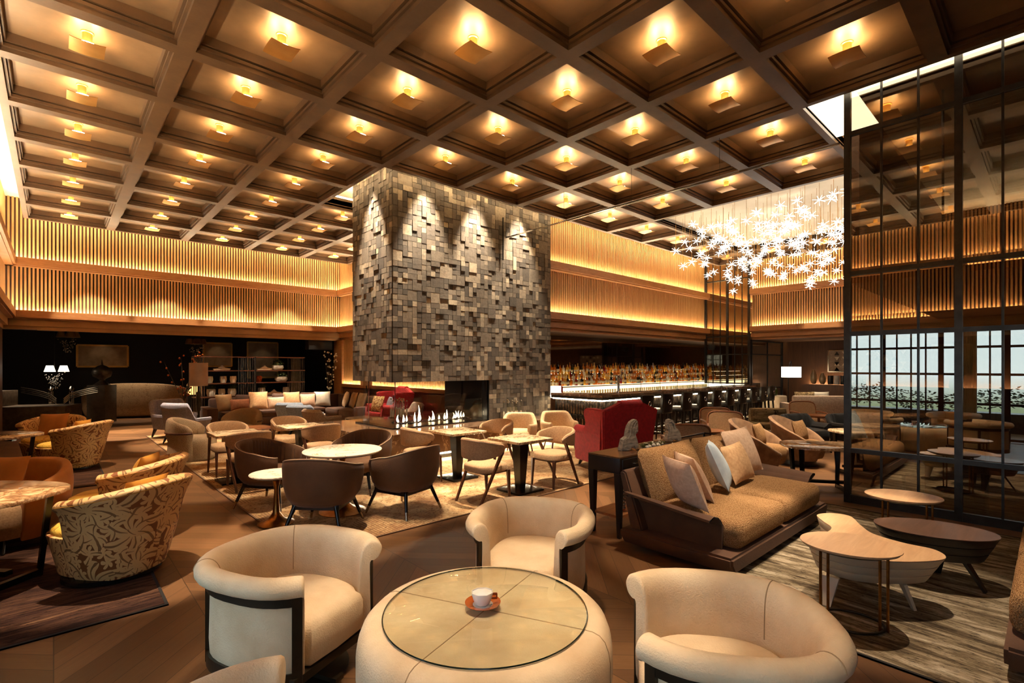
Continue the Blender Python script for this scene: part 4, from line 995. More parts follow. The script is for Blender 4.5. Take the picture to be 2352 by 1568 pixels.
def dining_chair(label, loc, rot):
    t = thing('dining_chair', label, 'chair', loc, rot, 'beige dining chairs with wrap-round backs')
    bm = B(); o = circ(1,40,.245,.245,3.4); solid(bm, o, [(.02,.385),(0,.40),(0,.455),(.012,.475),(.04,.485),(.14,.492)]); obj('seat', bm, M['linen'], t)
    path = upath(.15,.285,.275,26,2.5,62)
    def pr(q):
        b = backness(q,.7); lo, hi = .655-.09*b, .665+.125*b+.035
        return [(-.02,lo),(-.026,(lo+hi)/2),(-.02,hi-.012),(-.006,hi),(.012,hi-.006),(.02,hi-.03),(.02,(lo+hi)/2),(.014,lo+.01),(.0,lo-.006)]
    bm = B(); sweep(bm, path, pr); obj('backrest', bm, M['linen'], t)
    bm = B()
    for off in (.021,): tube(bm, [p+nn*off+Vector((0,0,.665+.125*backness(q,.7)+.012)) for p,nn,q in path], .0035, 5)
    obj('piping', bm, M['velvet_pipe'], t)
    for s in (-1,1):
        bm = B(); bar(bm, (-.31,s*.225,0), (.035,s*.268,.64), .026,.022,.042,.030); obj('leg', bm, M['walnut'], t)
        bm = B(); bar(bm, (.205,s*.21,.39), (.225,s*.215,0), .044,.040,.022,.022); obj('leg', bm, M['walnut'], t)
    bm = B(); box(bm, -.17, .2, -.2, .2, .365, .387); obj('seat_rail', bm, M['walnut'], t); return t
d1 = dining_chair('beige dining chair right of the nearest square marble table, by the red wing chair', R4(T1[0]+.60,T1[1]-.07,G), PI)
def dc(x, y, rot, label): dup(d1, R4(x,y,G), rot, label)
dc(T1[0]-.66, T1[1]-.04, math.radians(4), 'beige dining chair left of the nearest square marble table, splayed legs to the viewer')
dc(T2[0]-.52, T2[1]+.2, math.radians(-8), 'beige dining chair left of the hearth-front square table, beside the brown chairs')
dc(T2[0]+.86, T2[1]+.12, PI+.1, 'beige dining chair right of the hearth-front square marble table')
dc(T3[0]+.05, T3[1]+.66, -PI/2, 'beige dining chair behind the far left marble table, facing the viewer')
dc(T3[0]+.04, T3[1]-.50, PI/2, 'beige dining chair in front of the far left marble table, back to the viewer')
dc(T4[0]+.02, T4[1]+.64, -PI/2, 'beige dining chair behind the marble table left of the hearth')
dc(T4[0]+.10, T4[1]-.56, PI/2, 'beige dining chair in front of the marble table left of the hearth')
# ---- shaggy barrel chairs -----------------------------------------------------------------------------
def barrel(label, loc, rot):
    t = thing('barrel_chair', label, 'chair', loc, rot, 'shaggy barrel chairs with a wooden belt')
    path = upath(.10,.34,.33,24,2.3,70)
    bm = B(); sweep(bm, path, lambda q: [(-.06,.03),(-.07,.45),(-.04,.55+.18*backness(q)),(.01,.60+.18*backness(q)),(.07,.56+.18*backness(q)),(.085,.5),(.05,.35),(.06,.03)]); obj('backrest', bm, M['boucle_pale'], t)
    bm = B(); solid(bm, circ(1,36,.38,.33,2.4), [(.04,.0),(.0,.04),(0,.36),(.05,.42),(.2,.43)]); obj('seat', bm, M['boucle_pale'], t)
    bm = B(); tube(bm, [p+nn*.085+Vector((0,0,.52-.02*abs(q-.5))) for p,nn,q in path], .018, 8); obj('wooden_belt', bm, M['walnut'], t); return t
b1 = barrel('shaggy barrel chair with a wooden belt beside the grey armchairs', C(-5.98,9.35,G), D(1,.3))
dup(b1, C(-5.98,11.0,G), D(.1,-1), 'shaggy barrel chair before the brown corner sofa, facing the viewer')
t = thing('low_table', 'low chestnut table in front of the far shaggy barrel chair', 'table', C(-5.35,10.3,G))
bm = B(); box(bm, -.32, .32, -.32, .32, .44, .475, bev=.005); obj('top', bm, M['table_red'], t)
for sx in (-1,1):
    for sy in (-1,1): bm = B(); bar(bm, (sx*.27,sy*.27,.44), (sx*.29,sy*.29,0), .05,.05,.03,.03); obj('leg', bm, M['ebony'], t)
# ---- grey armchairs on the left ------------------------------------------------------------------------
def wing(label, loc, rot, m, chan=False, w=.42, hb=.92, group=None):
    t = thing('armchair', label, 'chair', loc, rot, group)
    n = 60; path = upath(.34,.36,w,n,3.4,52)
    bm = B(); rings = []
    for i, (p, nn, q) in enumerate(path):
        b = max(0,min(1,(backness(q)-.55)/.3)); b = b*b*(3-2*b); h = .58+(hb-.58)*b; k = .016*abs(math.sin(i*PI/5)) if chan and .2 < q < .8 else 0
        rings.append([p+nn*o+Vector((0,0,z)) for o, z in [(-.10+k,.30),(-.10+k,.5),(-.06+k,h-.05),(-.03,h-.008),(0,h),(.03,h-.01),(.04+.03*b,h-.06),(.02,.5),(-.02,.22),(-.06,.22)]])
    ring_mesh(bm, rings); obj('backrest', bm, m, t)
    bm = B(); solid(bm, circ(1,36,.36,w-.04,3.4), [(.03,.22),(0,.25),(0,.40),(.03,.45),(.15,.47)]); obj('seat', bm, m, t)
    for sx in (-1,1):
        for sy in (-1,1): bm = B(); bar(bm, (sx*.24,sy*(w-.12),.23), (sx*.32,sy*(w-.08),0), .07,.06,.025,.025); obj('leg', bm, M['ebony'], t)
    return t
wing('grey wool armchair with its smooth back to the viewer, at the beige rug edge', C(-7.35,11.3,G), D(.35,1), M['grey'])
wing('grey armchair with channelled back, behind the smooth-backed grey one', C(-8.36,12.35), D(1,-.45), M['grey'], True)
cushion('rust and grey cushion in the channel-backed grey armchair', M['bronze_satin'], C(-8.29,12.32,.48), D(1,-.45), w=.4, h=.36, t=.14, tilt=18, seed=14)
bl = wing('blue-grey lounge chair nearest the hearth of the pair facing the sofa', C(-5.10,12.35,G), D(.15,1), M['bluegrey'], False, .34, .80, 'blue-grey lounge chairs')
dup(bl, C(-5.75,13.1,G), D(-.1,1), 'blue-grey lounge chair on the left of the pair facing the sofa')
wing('mushroom lounge chair beside the blue-grey pair, arm towards the hearth', C(-4.45,11.75,G), D(.6,.8), M['mushroom'], False, .36, .74)
# floor lamp by the grey chairs
t = thing('floor_lamp', 'lamp with a tall satin drum shade behind the grey armchairs', 'lamp', C(-8.3,13.2))
bm = B(); lathe(bm, [(.16,0),(.16,.02),(.03,.03),(.03,.55),(.05,.58),(.05,1.05),(.02,1.08),(.02,1.25)], 20); obj('stem', bm, M['steel'], t)
bm = B(); lathe(bm, [(.215,1.22),(.215,1.83)], 40, caps=(False,False)); lathe(bm, [(.21,1.225),(.21,1.825)], 40, caps=(False,False)); obj('lamp_shade', bm, M['shade_silver'], t)
# ---- corner sofa and its cushions ---------------------------------------------------------------------
t = thing('corner_sofa', 'long umber velvet corner sofa along the back opening and side wall', 'sofa', (5.0,15.9,0))
def ls(*a, **k): b = B(); box(b, *a, bev=k.get('bev',.04)); return b
obj('base', ls(-1.75,2.2,-.45,.5,.06,.30), M['brown_sofa'], t); obj('base', ls(1.25,2.2,-2.6,-.45,.06,.30), M['brown_sofa'], t)
for k in range(3): obj('seat_cushion', ls(-1.55+k*.95,-.62+k*.95,-.5,.3,.28,.46,bev=.06), M['brown_sofa'], t)
for k in range(2): obj('seat_cushion', ls(1.22,1.95,-2.45+k*.98,-1.49+k*.98,.28,.46,bev=.06), M['brown_sofa'], t)
obj('backrest', ls(-1.75,2.2,.28,.52,.2,.82,bev=.07), M['brown_sofa'], t); obj('backrest', ls(1.98,2.25,-2.6,.3,.2,.82,bev=.07), M['brown_sofa'], t)
obj('arm', ls(-1.98,-1.70,-.55,.5,.06,.60,bev=.06), M['brown_sofa'], t); obj('arm', ls(1.2,2.22,-2.82,-2.56,.06,.60,bev=.06), M['brown_sofa'], t)
cs = [(-1.38,'bronze satin cushion at the left arm of the corner sofa','bronze_satin',.52,.5,.4),(-1.02,'low rust cushion, second from the left arm of the corner sofa','rust',.52,.34,0),(-.52,'large sand throw cushion left of centre on the corner sofa','sand',.52,.54,-.1),
      (-.02,'dusky blush cushion low in the middle of the corner sofa','pink',.5,.36,.05),(.45,'sand throw cushion right of centre on the corner sofa','sand',.5,.50,0),(.92,'blush cushion in the corner of the corner sofa, fifth from the left','pink',.46,.42,-.1),(1.38,'silver satin cushion turned on its corner in the sofa corner','silver_satin',.5,.48,-.3)]
for k, (x, lab, m, w, h, a) in enumerate(cs): cushion(lab, M[m], (5.0+x,15.9+.06-.03*(k%2),.46), -PI/2+a, w=w, h=h, t=.17, tilt=16, seed=20+k)
cs = [(-.75,'ivory cushion leaning in the short run of the corner sofa','white_cloth'),(-1.3,'rust satin cushion on the short run of the corner sofa','bronze_satin'),(-1.85,'silver cushion nearest the near arm of the corner sofa','silver_satin')]
for k, (y, lab, m) in enumerate(cs): cushion(lab, M[m], (5.0+1.72,15.9+y,.46), PI-.3+.15*k, w=.5, h=.5, t=.17, tilt=16, seed=30+k)
for k,(x,y,r) in enumerate([(-.75,.2,-PI/2),(.25,.2,-PI/2),(1.1,.2,-PI/2),(1.9,-1.05,PI)]):
    cushion(['umber back cushion over the left seat of the corner sofa','umber back cushion over the middle seat of the corner sofa','umber back cushion by the angle of the corner sofa','umber back cushion against the side wall'][k], M['brown_sofa'], (5.0+x,15.9+y-.02,.46), r, w=.72, h=.46, t=.18, tilt=10, seed=40+k)
t = thing('low_table', 'dark round low table between the corner sofa and the hearth', 'table', C(-3.75,12.6,G))
bm = B(); lathe(bm, [(.44,.40),(.45,.41),(.45,.43)], 40); lathe(bm, [(.25,0),(.25,.02),(.04,.03),(.04,.4)], 24); obj('top_and_stem', bm, M['black'], t)
t = thing('low_table', 'dark round tray table beside the left red wing chair', 'table', C(-3.35,12.1,G))
bm = B(); lathe(bm, [(.36,.44),(.37,.45),(.37,.47)], 40); lathe(bm, [(.2,0),(.2,.02),(.04,.03),(.04,.44)], 24); obj('top_and_stem', bm, M['black'], t)
# ---- red wing chairs -----------------------------------------------------------------------------------
def red_chair(label, loc, rot, group='red wing chairs'):
    t = thing('wing_chair', label, 'chair', loc, rot, group)
    W = .50
    crest = [(-W+.02,.10),(W-.02,.10),(W+.06,.98),(W+.05,1.02),(W-.02,1.03),(.30,1.10),(.20,1.14),(-.20,1.14),(-.30,1.10),(-W+.02,1.03),(-W-.05,1.02),(-W-.06,.98)]
    bm = B(); prism(bm, crest, -.44, -.30, 'x', bev=.02)
    for v in bm.verts: v.co.x -= .16*max(0,v.co.z-.3)
    obj('backrest', bm, M['red'], t)
    sd = [(-.40,.10),(.38,.10),(.40,.40),(.38,.60),(.30,.66),(.16,.66),(.06,.70),(.02,.78),(.06,.90),(.05,.98),(-.02,1.02),(-.20,1.03),(-.50,1.02)]
    for s in (-1,1):
        bm = B(); prism(bm, sd, s*(W-.11), s*(W+.02), 'y', bev=.025)
        for v in bm.verts: v.co.y += s*.07*max(0,v.co.z-.45)
        obj('wing', bm, M['red'], t)
        bm = B(); rod(bm, (-.36,s*(W-.04),.62), (.37,s*(W-.04),.62), .085, .085, 16); obj('arm', bm, M['red'], t)
    bm = B(); box(bm, -.34, .40, -W+.10, W-.10, .10, .34, bev=.02); obj('base', bm, M['red'], t)
    bm = B(); box(bm, -.34, .44, -W+.11, W-.11, .33, .50, bev=.06); obj('seat_cushion', bm, M['red'], t)
    bm = B(); rod(bm, (-.50,-.21,1.10), (-.50,.21,1.10), .075, .075, 18); bmesh.ops.bevel(bm, geom=[e for e in bm.edges if len(e.link_faces)==2 and e.calc_face_angle(0)>1], offset=.03, segments=2, affect='EDGES'); obj('head_roll', bm, M['red'], t)
    for sx in (-1,1):
        for sy in (-1,1): bm = B(); bar(bm, (sx*.32,sy*(W-.1),.11), (sx*.36,sy*(W-.07),0), .06,.06,.03,.03); obj('leg', bm, M['ebony'], t)
    return t
r1 = red_chair('large red wing chair with its back to the black console, near the bar corner', C(1.74,8.72,G), D(-.42,.9))
dup(r1, C(-3.42,13.6,G), D(-.75,-.65), 'red wing chair beyond the hearth, seen through the fire glass')
cushion('dark cushion in the red wing chair near the bar', M['velvet'], C(1.57,8.87,.52), D(-.42,.9), w=.5, h=.4, t=.16, tilt=14, seed=50)
cushion('spotted tan cushion before the red wing chair beyond the hearth', M['leopard'], C(-3.65,13.35,.52), D(-.6,-.8), w=.46, h=.44, t=.16, tilt=16, seed=51)
cushion('grey cushion beside the spotted one in the far red wing chair', M['grey'], C(-3.35,13.55,.52), D(-.8,-.6), w=.44, h=.40, t=.15, tilt=16, seed=52)
t = wing('mushroom armchair by the side wall beyond the hearth flames', (6.72,11.35,G), D(-.9,-.5), M['mushroom'], False, .36, .78)
t = thing('floor_lamp', 'lamp with a small drum shade by the side wall behind the far red chair', 'lamp', (6.95,14.05,0))
bm = B(); lathe(bm, [(.13,0),(.13,.02),(.02,.03),(.02,1.2)], 20); obj('stem', bm, M['steel'], t)
bm = B(); lathe(bm, [(.17,1.16),(.17,1.40)], 32, caps=(False,False)); obj('lamp_shade', bm, M['shade_dim'], t)
# candle cylinders on the hearth
def hurricane(label, loc):
    t = thing('glass_candle_cluster', label, 'candle holder', loc, 0, 'clusters of glass candle tubes on the hearth')
    R = random.Random(int(loc[0]*100)); bm, b2, b3 = B(), B(), B()
    lathe(b3, [(.24,0),(.24,.015)], 32)
    for k in range(13):
        a = 2*PI*k/13; r = .19 if k % 2 else .10; x, y = r*math.cos(a), r*math.sin(a); h = .36+.08*R.random()
        lathe(bm, [(.026,.015),(.026,h)], 12, (x,y,0), caps=(False,False)); lathe(b2, [(.02,.018),(.02,.15+.07*R.random()),(.004,.2)], 10, (x,y,0)); lathe(b3, [(.027,h),(.02,h+.012),(.008,h+.03)], 12, (x,y,0))
    obj('glass_tube', bm, M['clear'], t); obj('candle', b2, M['white_cloth'], t); obj('metal_tray_and_cap', b3, M['chrome'], t)
hurricane('cluster of glass candle tubes on the hearth beside the stone column', Vector((7.4,8.03,ZH+.001)))
hurricane('cluster of glass candle tubes on the ledge behind the fire', Vector((5.9,10.28,ZH+.001)))
# beige armchairs before the bar
def club(label, loc, rot, m, group=None, hb=.78, w=.34):
    t = thing('armchair', label, 'chair', loc, rot, group); path = upath(.30,.34,w,28,2.5,46)
    def top(q): b = max(0,min(1,(backness(q)-.62)/.3)); b = b*b*(3-2*b); return .60+(hb-.60)*b
    bm = B(); sweep(bm, path, lambda q: [(-.05,.40),(-.055,.5),(-.04,top(q)-.04),(-.015,top(q)-.005),(.015,top(q)),(.04,top(q)-.02),(.045,.52),(.02,.34),(-.03,.28)]); obj('backrest', bm, m, t)
    bm = B(); solid(bm, circ(1,36,.33,w-.02,2.8), [(.05,.28),(0,.32),(0,.42),(.04,.46),(.15,.475)]); obj('seat', bm, m, t)
    for sx in (-1,1):
        for sy in (-1,1): bm = B(); rod(bm, (sx*.2,sy*.2,.30), (sx*.27,sy*.26,0), .024, .014); obj('leg', bm, M['walnut'], t)
    return t
c1 = club('beige armchair in front of the stone column, left of the pair by the bar', C(.12,9.95,G), D(-.15,-1), M['linen_pale'], 'beige armchairs by the bar corner')
dup(c1, C(.98,10.3,G), D(.25,-1), 'beige armchair in front of the bar corner, right of the pair')
# ---- bar ------------------------------------------------------------------------------------------------
BX0, BX1, BY0 = 8.95, 17.3, 6.78
t = thing('bar_counter', 'long dark bar counter with a lit edge and ribbed smoked-glass front', 'bar counter', (BX0,BY0,0))
def tb(bm): bmesh.ops.translate(bm, verts=bm.verts, vec=(-BX0,-BY0,0)); return bm
bm = B(); box(bm, BX0-.05, BX1, BY0-.05, BY0+.62, 1.04, 1.10, bev=.008); box(bm, BX0-.05, BX0+.62, BY0+.62, CY0-.06, 1.04, 1.10, bev=.008); obj('counter_top', tb(bm), M['marble_dark'], t)
bm = B(); box(bm, BX0-.03, BX1, BY0-.03, BY0+.5, .985, 1.038); box(bm, BX0-.03, BX0+.5, BY0+.5, CY0-.06, .985, 1.038); obj('edge_moulding', tb(bm), M['ebony'], t)
bm = B(); box(bm, BX0+.02, BX1, BY0+.03, BY0+.05, .955, .983); box(bm, BX0+.03, BX0+.05, BY0+.05, CY0-.06, .955, .983); obj('edge_light', tb(bm), M['led_soft'], t, smooth=False)
bm = B(); box(bm, BX0+.12, BX1, BY0+.12, BY0+.5, 0, .985); box(bm, BX0+.12, BX0+.5, BY0+.5, CY0-.06, 0, .985); obj('carcass', tb(bm), M['blackmatt'], t, smooth=False)
bm = B()
for z0, z1 in ((.62,.95),(.10,.52)):
    for k in range(int((BX1-BX0-.1)/.085)): x = BX0+.13+k*.085; lathe(bm, [(.038,z0),(.042,z0+.02),(.042,z1-.02),(.038,z1)], 10, (x,BY0+.115,0), 1, .6)
    for k in range(int((CY0-BY0-.2)/.085)): y = BY0+.15+k*.085; lathe(bm, [(.038,z0),(.042,z0+.02),(.042,z1-.02),(.038,z1)], 10, (BX0+.115,y,0), .6, 1)
obj('ribbed_front', tb(bm), mat('smoked_rib', hx('6b5f55'), hx('3a322c'), 9, .08, .85, lo=.4, hi=.6), t)
bm = B()
for k in range(int((BX1-BX0-.1)/.085)): x = BX0+.13+k*.085; box(bm, x-.03, x+.03, BY0+.06+.02*(k%2), BY0+.10+.02*(k%2), .53, .605, bev=.008)
for k in range(int((CY0-BY0-.2)/.085)): y = BY0+.15+k*.085; box(bm, BX0+.06+.02*(k%2), BX0+.10+.02*(k%2), y-.03, y+.03, .53, .605, bev=.008)
obj('woven_band', tb(bm), M['steel'], t)
bm = B(); tube(bm, [(BX1,BY0-.14,.24),(BX0+.05,BY0-.14,.24),(BX0-.1,BY0,.24),(BX0-.1,CY0-.3,.24)], .022, 8)
for k in range(8): x = BX0+.3+k*1.1; rod(bm, (x,BY0-.14,.24), (x,BY0+.1,.24), .014)
obj('foot_rail', tb(bm), M['chrome'], t)
# back bar with lit steps
t = thing('back_bar', 'lit stepped back bar carrying rows of bottles', 'shelf', (10.0,9.3,0)); XB0, XB1 = 9.3, 22.6
def tk(bm): bmesh.ops.translate(bm, verts=bm.verts, vec=(-10.0,-9.3,0)); return bm
STEP = [(9.22,1.19),(9.40,1.36),(9.58,1.53)]
bm = B(); box(bm, XB0, XB1, 8.76, 10.0, 0, .92); obj('cabinet', tk(bm), M['oakdark'], t, smooth=False)
bm = B(); box(bm, XB0, XB1, 9.32, 9.34, .925, 1.125); obj('light_panel', tk(bm), M['shelf_light'], t, smooth=False)
for k, (y, z) in enumerate(STEP):
    bm = B(); box(bm, XB0, XB1, y-.085, y+.095, z-.03, z-.012); obj('step', tk(bm), M['steel'], t, smooth=False)
    bm = B(); box(bm, XB0+.02, XB1-.02, y-.075, y+.085, z-.012, z-.004); obj('step_light', tk(bm), M['shelf_light'], t, smooth=False)
protos = []
def bottle_mesh(r, h, nk, m, sq=False):
    bm = B(); lathe(bm, [(r*.9,0),(r,.01),(r,h*.58),(r*.85,h*.66),(nk,h*.74),(nk*.9,h*.95),(nk*1.15,h*.955),(nk*1.15,h)], 4 if sq else 10)
    bm.faces.ensure_lookup_table()
    for f in bm.faces:
        z = f.calc_center_median().z
        if z > h*.93: f.material_index = 1
        elif h*.12 < z < h*.5 and h > 0: f.material_index = 0
    if nk and not sq and r > .036:
        lathe(bm, [(r+.001,h*.16),(r+.001,h*.40)], 10, mi=2, caps=(False,False))
    if sq: bmesh.ops.rotate(bm, verts=bm.verts, matrix=Matrix.Rotation(PI/4,3,'Z'))
    return bm
kinds = [('b_amber','amber'),('b_gold','golden'),('b_amber','amber'),('b_gold','golden'),('b_clear','clear'),('b_brown','brown'),('b_red','red'),('b_dark','dark'),('b_green','green'),('b_amber','amber')]
shapes = [(.040,.31,.014,False),(.047,.27,.015,False),(.045,.25,.017,True),(.037,.34,.013,False)]
cache = {}; R = random.Random(21)
tier = ['front lit step','middle lit step','top lit step']
for k, (y, z) in enumerate(STEP):
    x = 9.75+.05*k
    while x < 19.6:
        ki = R.choices(range(10),[9,9,8,7,5,5,2.2 if k < 2 else 1,4,1.5,5])[0]; sh = R.randrange(4); m, c = kinds[ki]
        lab = '%s spirit bottle on the %s of the back bar' % (c, tier[k]); grp = 'bottles on the back bar'
        if (m,sh) not in cache:
            r, h, nk, sq = shapes[sh]; o = solo('spirit_bottle', bottle_mesh(r,h,nk,M[m],sq), [M[m],M['cap'],M['paper']], lab, 'bottle', (x,y,z-.003), R.random(), grp); cache[m,sh] = o
        else:
            o = cache[m,sh].copy(); link(o); o.location = (x,y+R.uniform(-.02,.02),z-.003); o.rotation_euler = (0,0,R.random()*.5); o['label'] = lab
        x += R.uniform(.10,.145)
gp = None
for k in range(70):
    x = 10.2+k*.125+R.uniform(-.01,.01); y = 9.22-.0
    if gp is None:
        bm = B(); lathe(bm, [(.028,0),(.034,.12),(.031,.12),(.026,.012)], 10, caps=(True,True)); gp = solo('drinking_glass', bm, M['b_glass'], 'clear drinking glass in the lit row under the bottle steps', 'glass', (x,y,.922), 0, 'glasses in the lit row of the back bar')
    else: o = gp.copy(); link(o); o.location = (x,y,.922)
# big red flagon, tap column, lit block and the glass rack rail
bm = bottle_mesh(.085,.42,.03,None,True); solo('flagon', bm, [M['b_red'],M['cap']], 'large red glass flagon at the left end of the bottle rows', 'bottle', (10.02,9.0,.922))
bm = B(); box(bm, -.16, .16, -.1, .1, 0, .30, bev=.01); o = solo('light_box', bm, M['lampshade_lit'], 'glowing white box lamp at the left end of the back bar', 'lamp', (9.72,8.92,.922))
t = thing('beer_tap', 'chrome beer tap column standing on the bar counter', 'tap', (10.15,7.2,1.10))
bm = B(); lathe(bm, [(.06,0),(.06,.02),(.03,.04),(.03,.34),(.045,.36),(.045,.42),(.02,.44)], 18); obj('column', bm, M['chrome'], t)
bm = B(); rod(bm, (0,-.02,.36), (0,-.13,.36), .014); rod(bm, (0,-.08,.37), (0,-.09,.52), .012, .018); obj('spout', bm, M['chrome'], t)
for k in range(8):
    x = 10.9+k*.9; t = thing('counter_sign', '%s small metal stand with a glass card on the bar counter, from the left' % ORD[k], 'stand', (x,7.05,1.10), .2, 'card stands on the bar counter')
    bm = B(); lathe(bm, [(.05,0),(.05,.008),(.006,.012),(.006,.30)], 14); box(bm, -.07, .07, -.006, .006, .29, .33); obj('stand', bm, M['steel'], t)
    bm = B(); box(bm, -.30, -.294, -.1, .1, .0, .38); obj('glass_divider', bm, M['clear'], t, smooth=False)
# bar stools
st = None
PXS = [1468,1514,1560,1597,1630,1661,1690,1716,1738,1757]
for k, px in enumerate(PXS):
    y = 6.22; x = K(px, Y=y); lab = 'black leather bar stool with nailhead trim, %s along the bar from the corner' % ORD[k]
    if st is None:
        st = t = thing('bar_stool', lab, 'stool', (x,y,0), 0, 'black bar stools along the counter')
        bm = B(); box(bm, -.22, .22, -.20, .22, .66, .76, bev=.03); obj('seat', bm, M['black_leather'], t)
        us = [-1+2*i/6 for i in range(7)]
        bm = B(); ring_mesh(bm, [[(u*w, -.25+.04*u*u-lean, z) for u in us]+[(u*(w-.005), -.19+.04*u*u-lean, z) for u in us[::-1]] for z, w, lean in ((.66,.20,0),(.67,.21,0),(.9,.225,.012),(1.09,.235,.03),(1.11,.225,.03))]); obj('backrest', bm, M['black_leather'], t)
        bm = B()
        for i in range(13):
            for s in (-1,1): bmesh.ops.create_icosphere(bm, subdivisions=1, radius=.007, matrix=Matrix.Translation((s*.195,-.222-.0022*i,.68+i*.034)))
        for i in range(12): bmesh.ops.create_icosphere(bm, subdivisions=1, radius=.007, matrix=Matrix.Translation((-.19+i*.0345,-.252+.04*((-.19+i*.0345)/.21)**2,.68)))
        obj('nailhead_trim', bm, M['nickel'], t)
        bm = B(); tube(bm, [(.048*math.cos(2*PI*i/16),-.272,.92+.048*math.sin(2*PI*i/16)) for i in range(16)], .008, 6, True); rod(bm, (0,-.275,.97), (0,-.24,.97), .014); obj('ring_pull', bm, M['chrome'], t)
        for sx in (-1,1):
            for sy in (-1,1): bm = B(); bar(bm, (sx*.18,sy*.17,.67), (sx*.21,sy*.21,0), .045,.045,.03,.03); obj('leg', bm, M['ebony'], t)
        bm = B(); tube(bm, [(s*.2,q*.2,.24) for s,q in ((-1,-1),(1,-1),(1,1),(-1,1))], .012, 6, True); obj('footrest', bm, M['chrome'], t)
    else: dup(st, (x,y,0), 0, lab)
# ---- glass screens ----------------------------------------------------------------------------------------
def screen(label, A, Bb, z0, z1, rails, mull, posts, gm, name='glass_screen', solidbase=0):
    t = thing(name, label, 'glass partition', (*A,0)); a0 = Vector((*A,0)); d = Vector((*Bb,0))-a0; L = d.length; d.normalize(); n = Vector((-d.y,d.x,0)); z0v = Vector((0,0,0))
    for s in posts: bm = B(); slab(bm, z0v, d, n, s-.035, s+.035, -.035, .035, z0, z1); obj('post', bm, M['steel'], t, smooth=False)
    for z, w in rails: bm = B(); slab(bm, z0v, d, n, 0, L, -.028, .028, z-w, z+w); obj('rail', bm, M['steel'], t, smooth=False)
    for s in mull: bm = B(); slab(bm, z0v, d, n, s-.011, s+.011, -.02, .02, z0, z1); obj('glazing_bar', bm, M['steel'], t, smooth=False)
    bm = B(); slab(bm, z0v, d, n, 0, L, -.004, .004, z0+.05, z1); obj('glass', bm, gm, t, smooth=False); return t
SXP = 7.53; y1, y2 = 1.80, .73; p = y1-y2
zr = [(.05,.05),(.67,.028),(2.16,.028),(2.93,.028),(4.72,.028),(5.80,.03)]
screen('tall bronze-glass screen in a dark steel grid, nearest the viewer on the right', (SXP,y1), (SXP,y1-4*p), 0, 5.82, zr, [k*p/3 for k in range(12) if k % 3], [0,p,2*p,3*p,4*p], M['screen'])
b0 = 8.52
screen('far bronze-glass screen in a steel grid rising from the end of the bar', (XE-.15,b0), (XE-.15,6.98), 1.12, 5.4, [(1.15,.02),(2.15,.018),(2.78,.022),(4.75,.02)], [.27,.53,1.04,1.29], [0,.78,1.52], pane('far_bronze_glass', (.74,.68,.60), .12, 0, (.9,.8,.6)))
screen('steel-framed glass door leaf under the soffit beyond the bar end', (XE,7.0), (20.4,7.0), 0, 2.64, [(.03,.03),(.95,.02),(2.15,.018),(2.62,.025)], [1.45], [.03,2.85], M['clear'])
# thin suspended rail with its wires
t = thing('suspended_rail', 'thin dark rail hung on wires below the coffers, from screen to chimney', 'rail', (7.36,1.85,4.58))
bm = B(); box(bm, -.012, .012, 0, 6.35, -.012, .012); obj('rail', bm, M['chrome'], t, smooth=False)
bm = B()
for y in (1.55,3.1,4.65,6.2): rod(bm, (0,y,0), (0,y,ZB+.02-4.58), .003, None, 5)
obj('hanging_wire', bm, M['steel'], t)
t = thing('wall_bracket', 'thin black rod fixed to the stone chimney under the suspended rail', 'bracket', (7.36,8.29,4.1)); bm = B(); box(bm, -.012, .012, -.0, .02, 0, .95); obj('rod', bm, M['black'], t, smooth=False)
# ---- chandelier of starbursts ------------------------------------------------------------------------------
R = random.Random(33); sp = None; SPOTS = []; KX0, KX1, KY0, KY1 = cxl(6)+PX/2+.35, cxl(10)-PX/2-.3, cyl(-4)+PY/2+.3, cyl(0)-PY/2-.3
ZT = ZP-.06; wires = {}
for k in range(230):
    x, y = max(((R.uniform(KX0,KX1), R.uniform(KY0,KY1)) for _ in range(25)), key=lambda p: min([9]+[math.hypot(p[0]-a_,p[1]-b_) for a_, b_ in SPOTS])); SPOTS.append((x,y))
    u = (x-KX0)/(KX1-KX0); v = (y-KY0)/(KY1-KY0)
    lowb = 3.55+.55*abs(math.sin(3.1*u+1.0))+.35*math.cos(5*v)**2*.6
    z = R.uniform(lowb, 5.2)
    if sp is None:
        bm = B(); bmesh.ops.create_icosphere(bm, subdivisions=1, radius=.013)
        for q in range(11):
            an = 2*PI*q*.618; el = math.asin(1-2*(q+.5)/11); dd = Vector((math.cos(an)*math.cos(el), math.sin(an)*math.cos(el), math.sin(el)*.8)); rod(bm, dd*.015, dd*R.uniform(.11,.15), .004, .002, 4)
        sp = solo('starburst_pendant', bm, M['star'], 'glass starburst light hanging on a fine wire in the cluster over the lounge', 'pendant lamp', (x,y,z), R.random()*6, 'starburst pendants'); o = sp
    else: o = sp.copy(); link(o); o.location = (x,y,z); o.rotation_euler = (R.uniform(-.3,.3),R.uniform(-.3,.3),R.random()*6)
    o.rotation_euler = (0,0,o.rotation_euler[2])
    if not wires: bm = B(); rod(bm, (0,0,0), (0,0,1), .0035, None, 4); w = obj('wire', bm, M['gold'], o); wires[0] = w
    else: w = wires[0].copy(); link(w); w.parent = o
    w.location = (0,0,.02); w.scale = (1,1,ZT-z-.02)
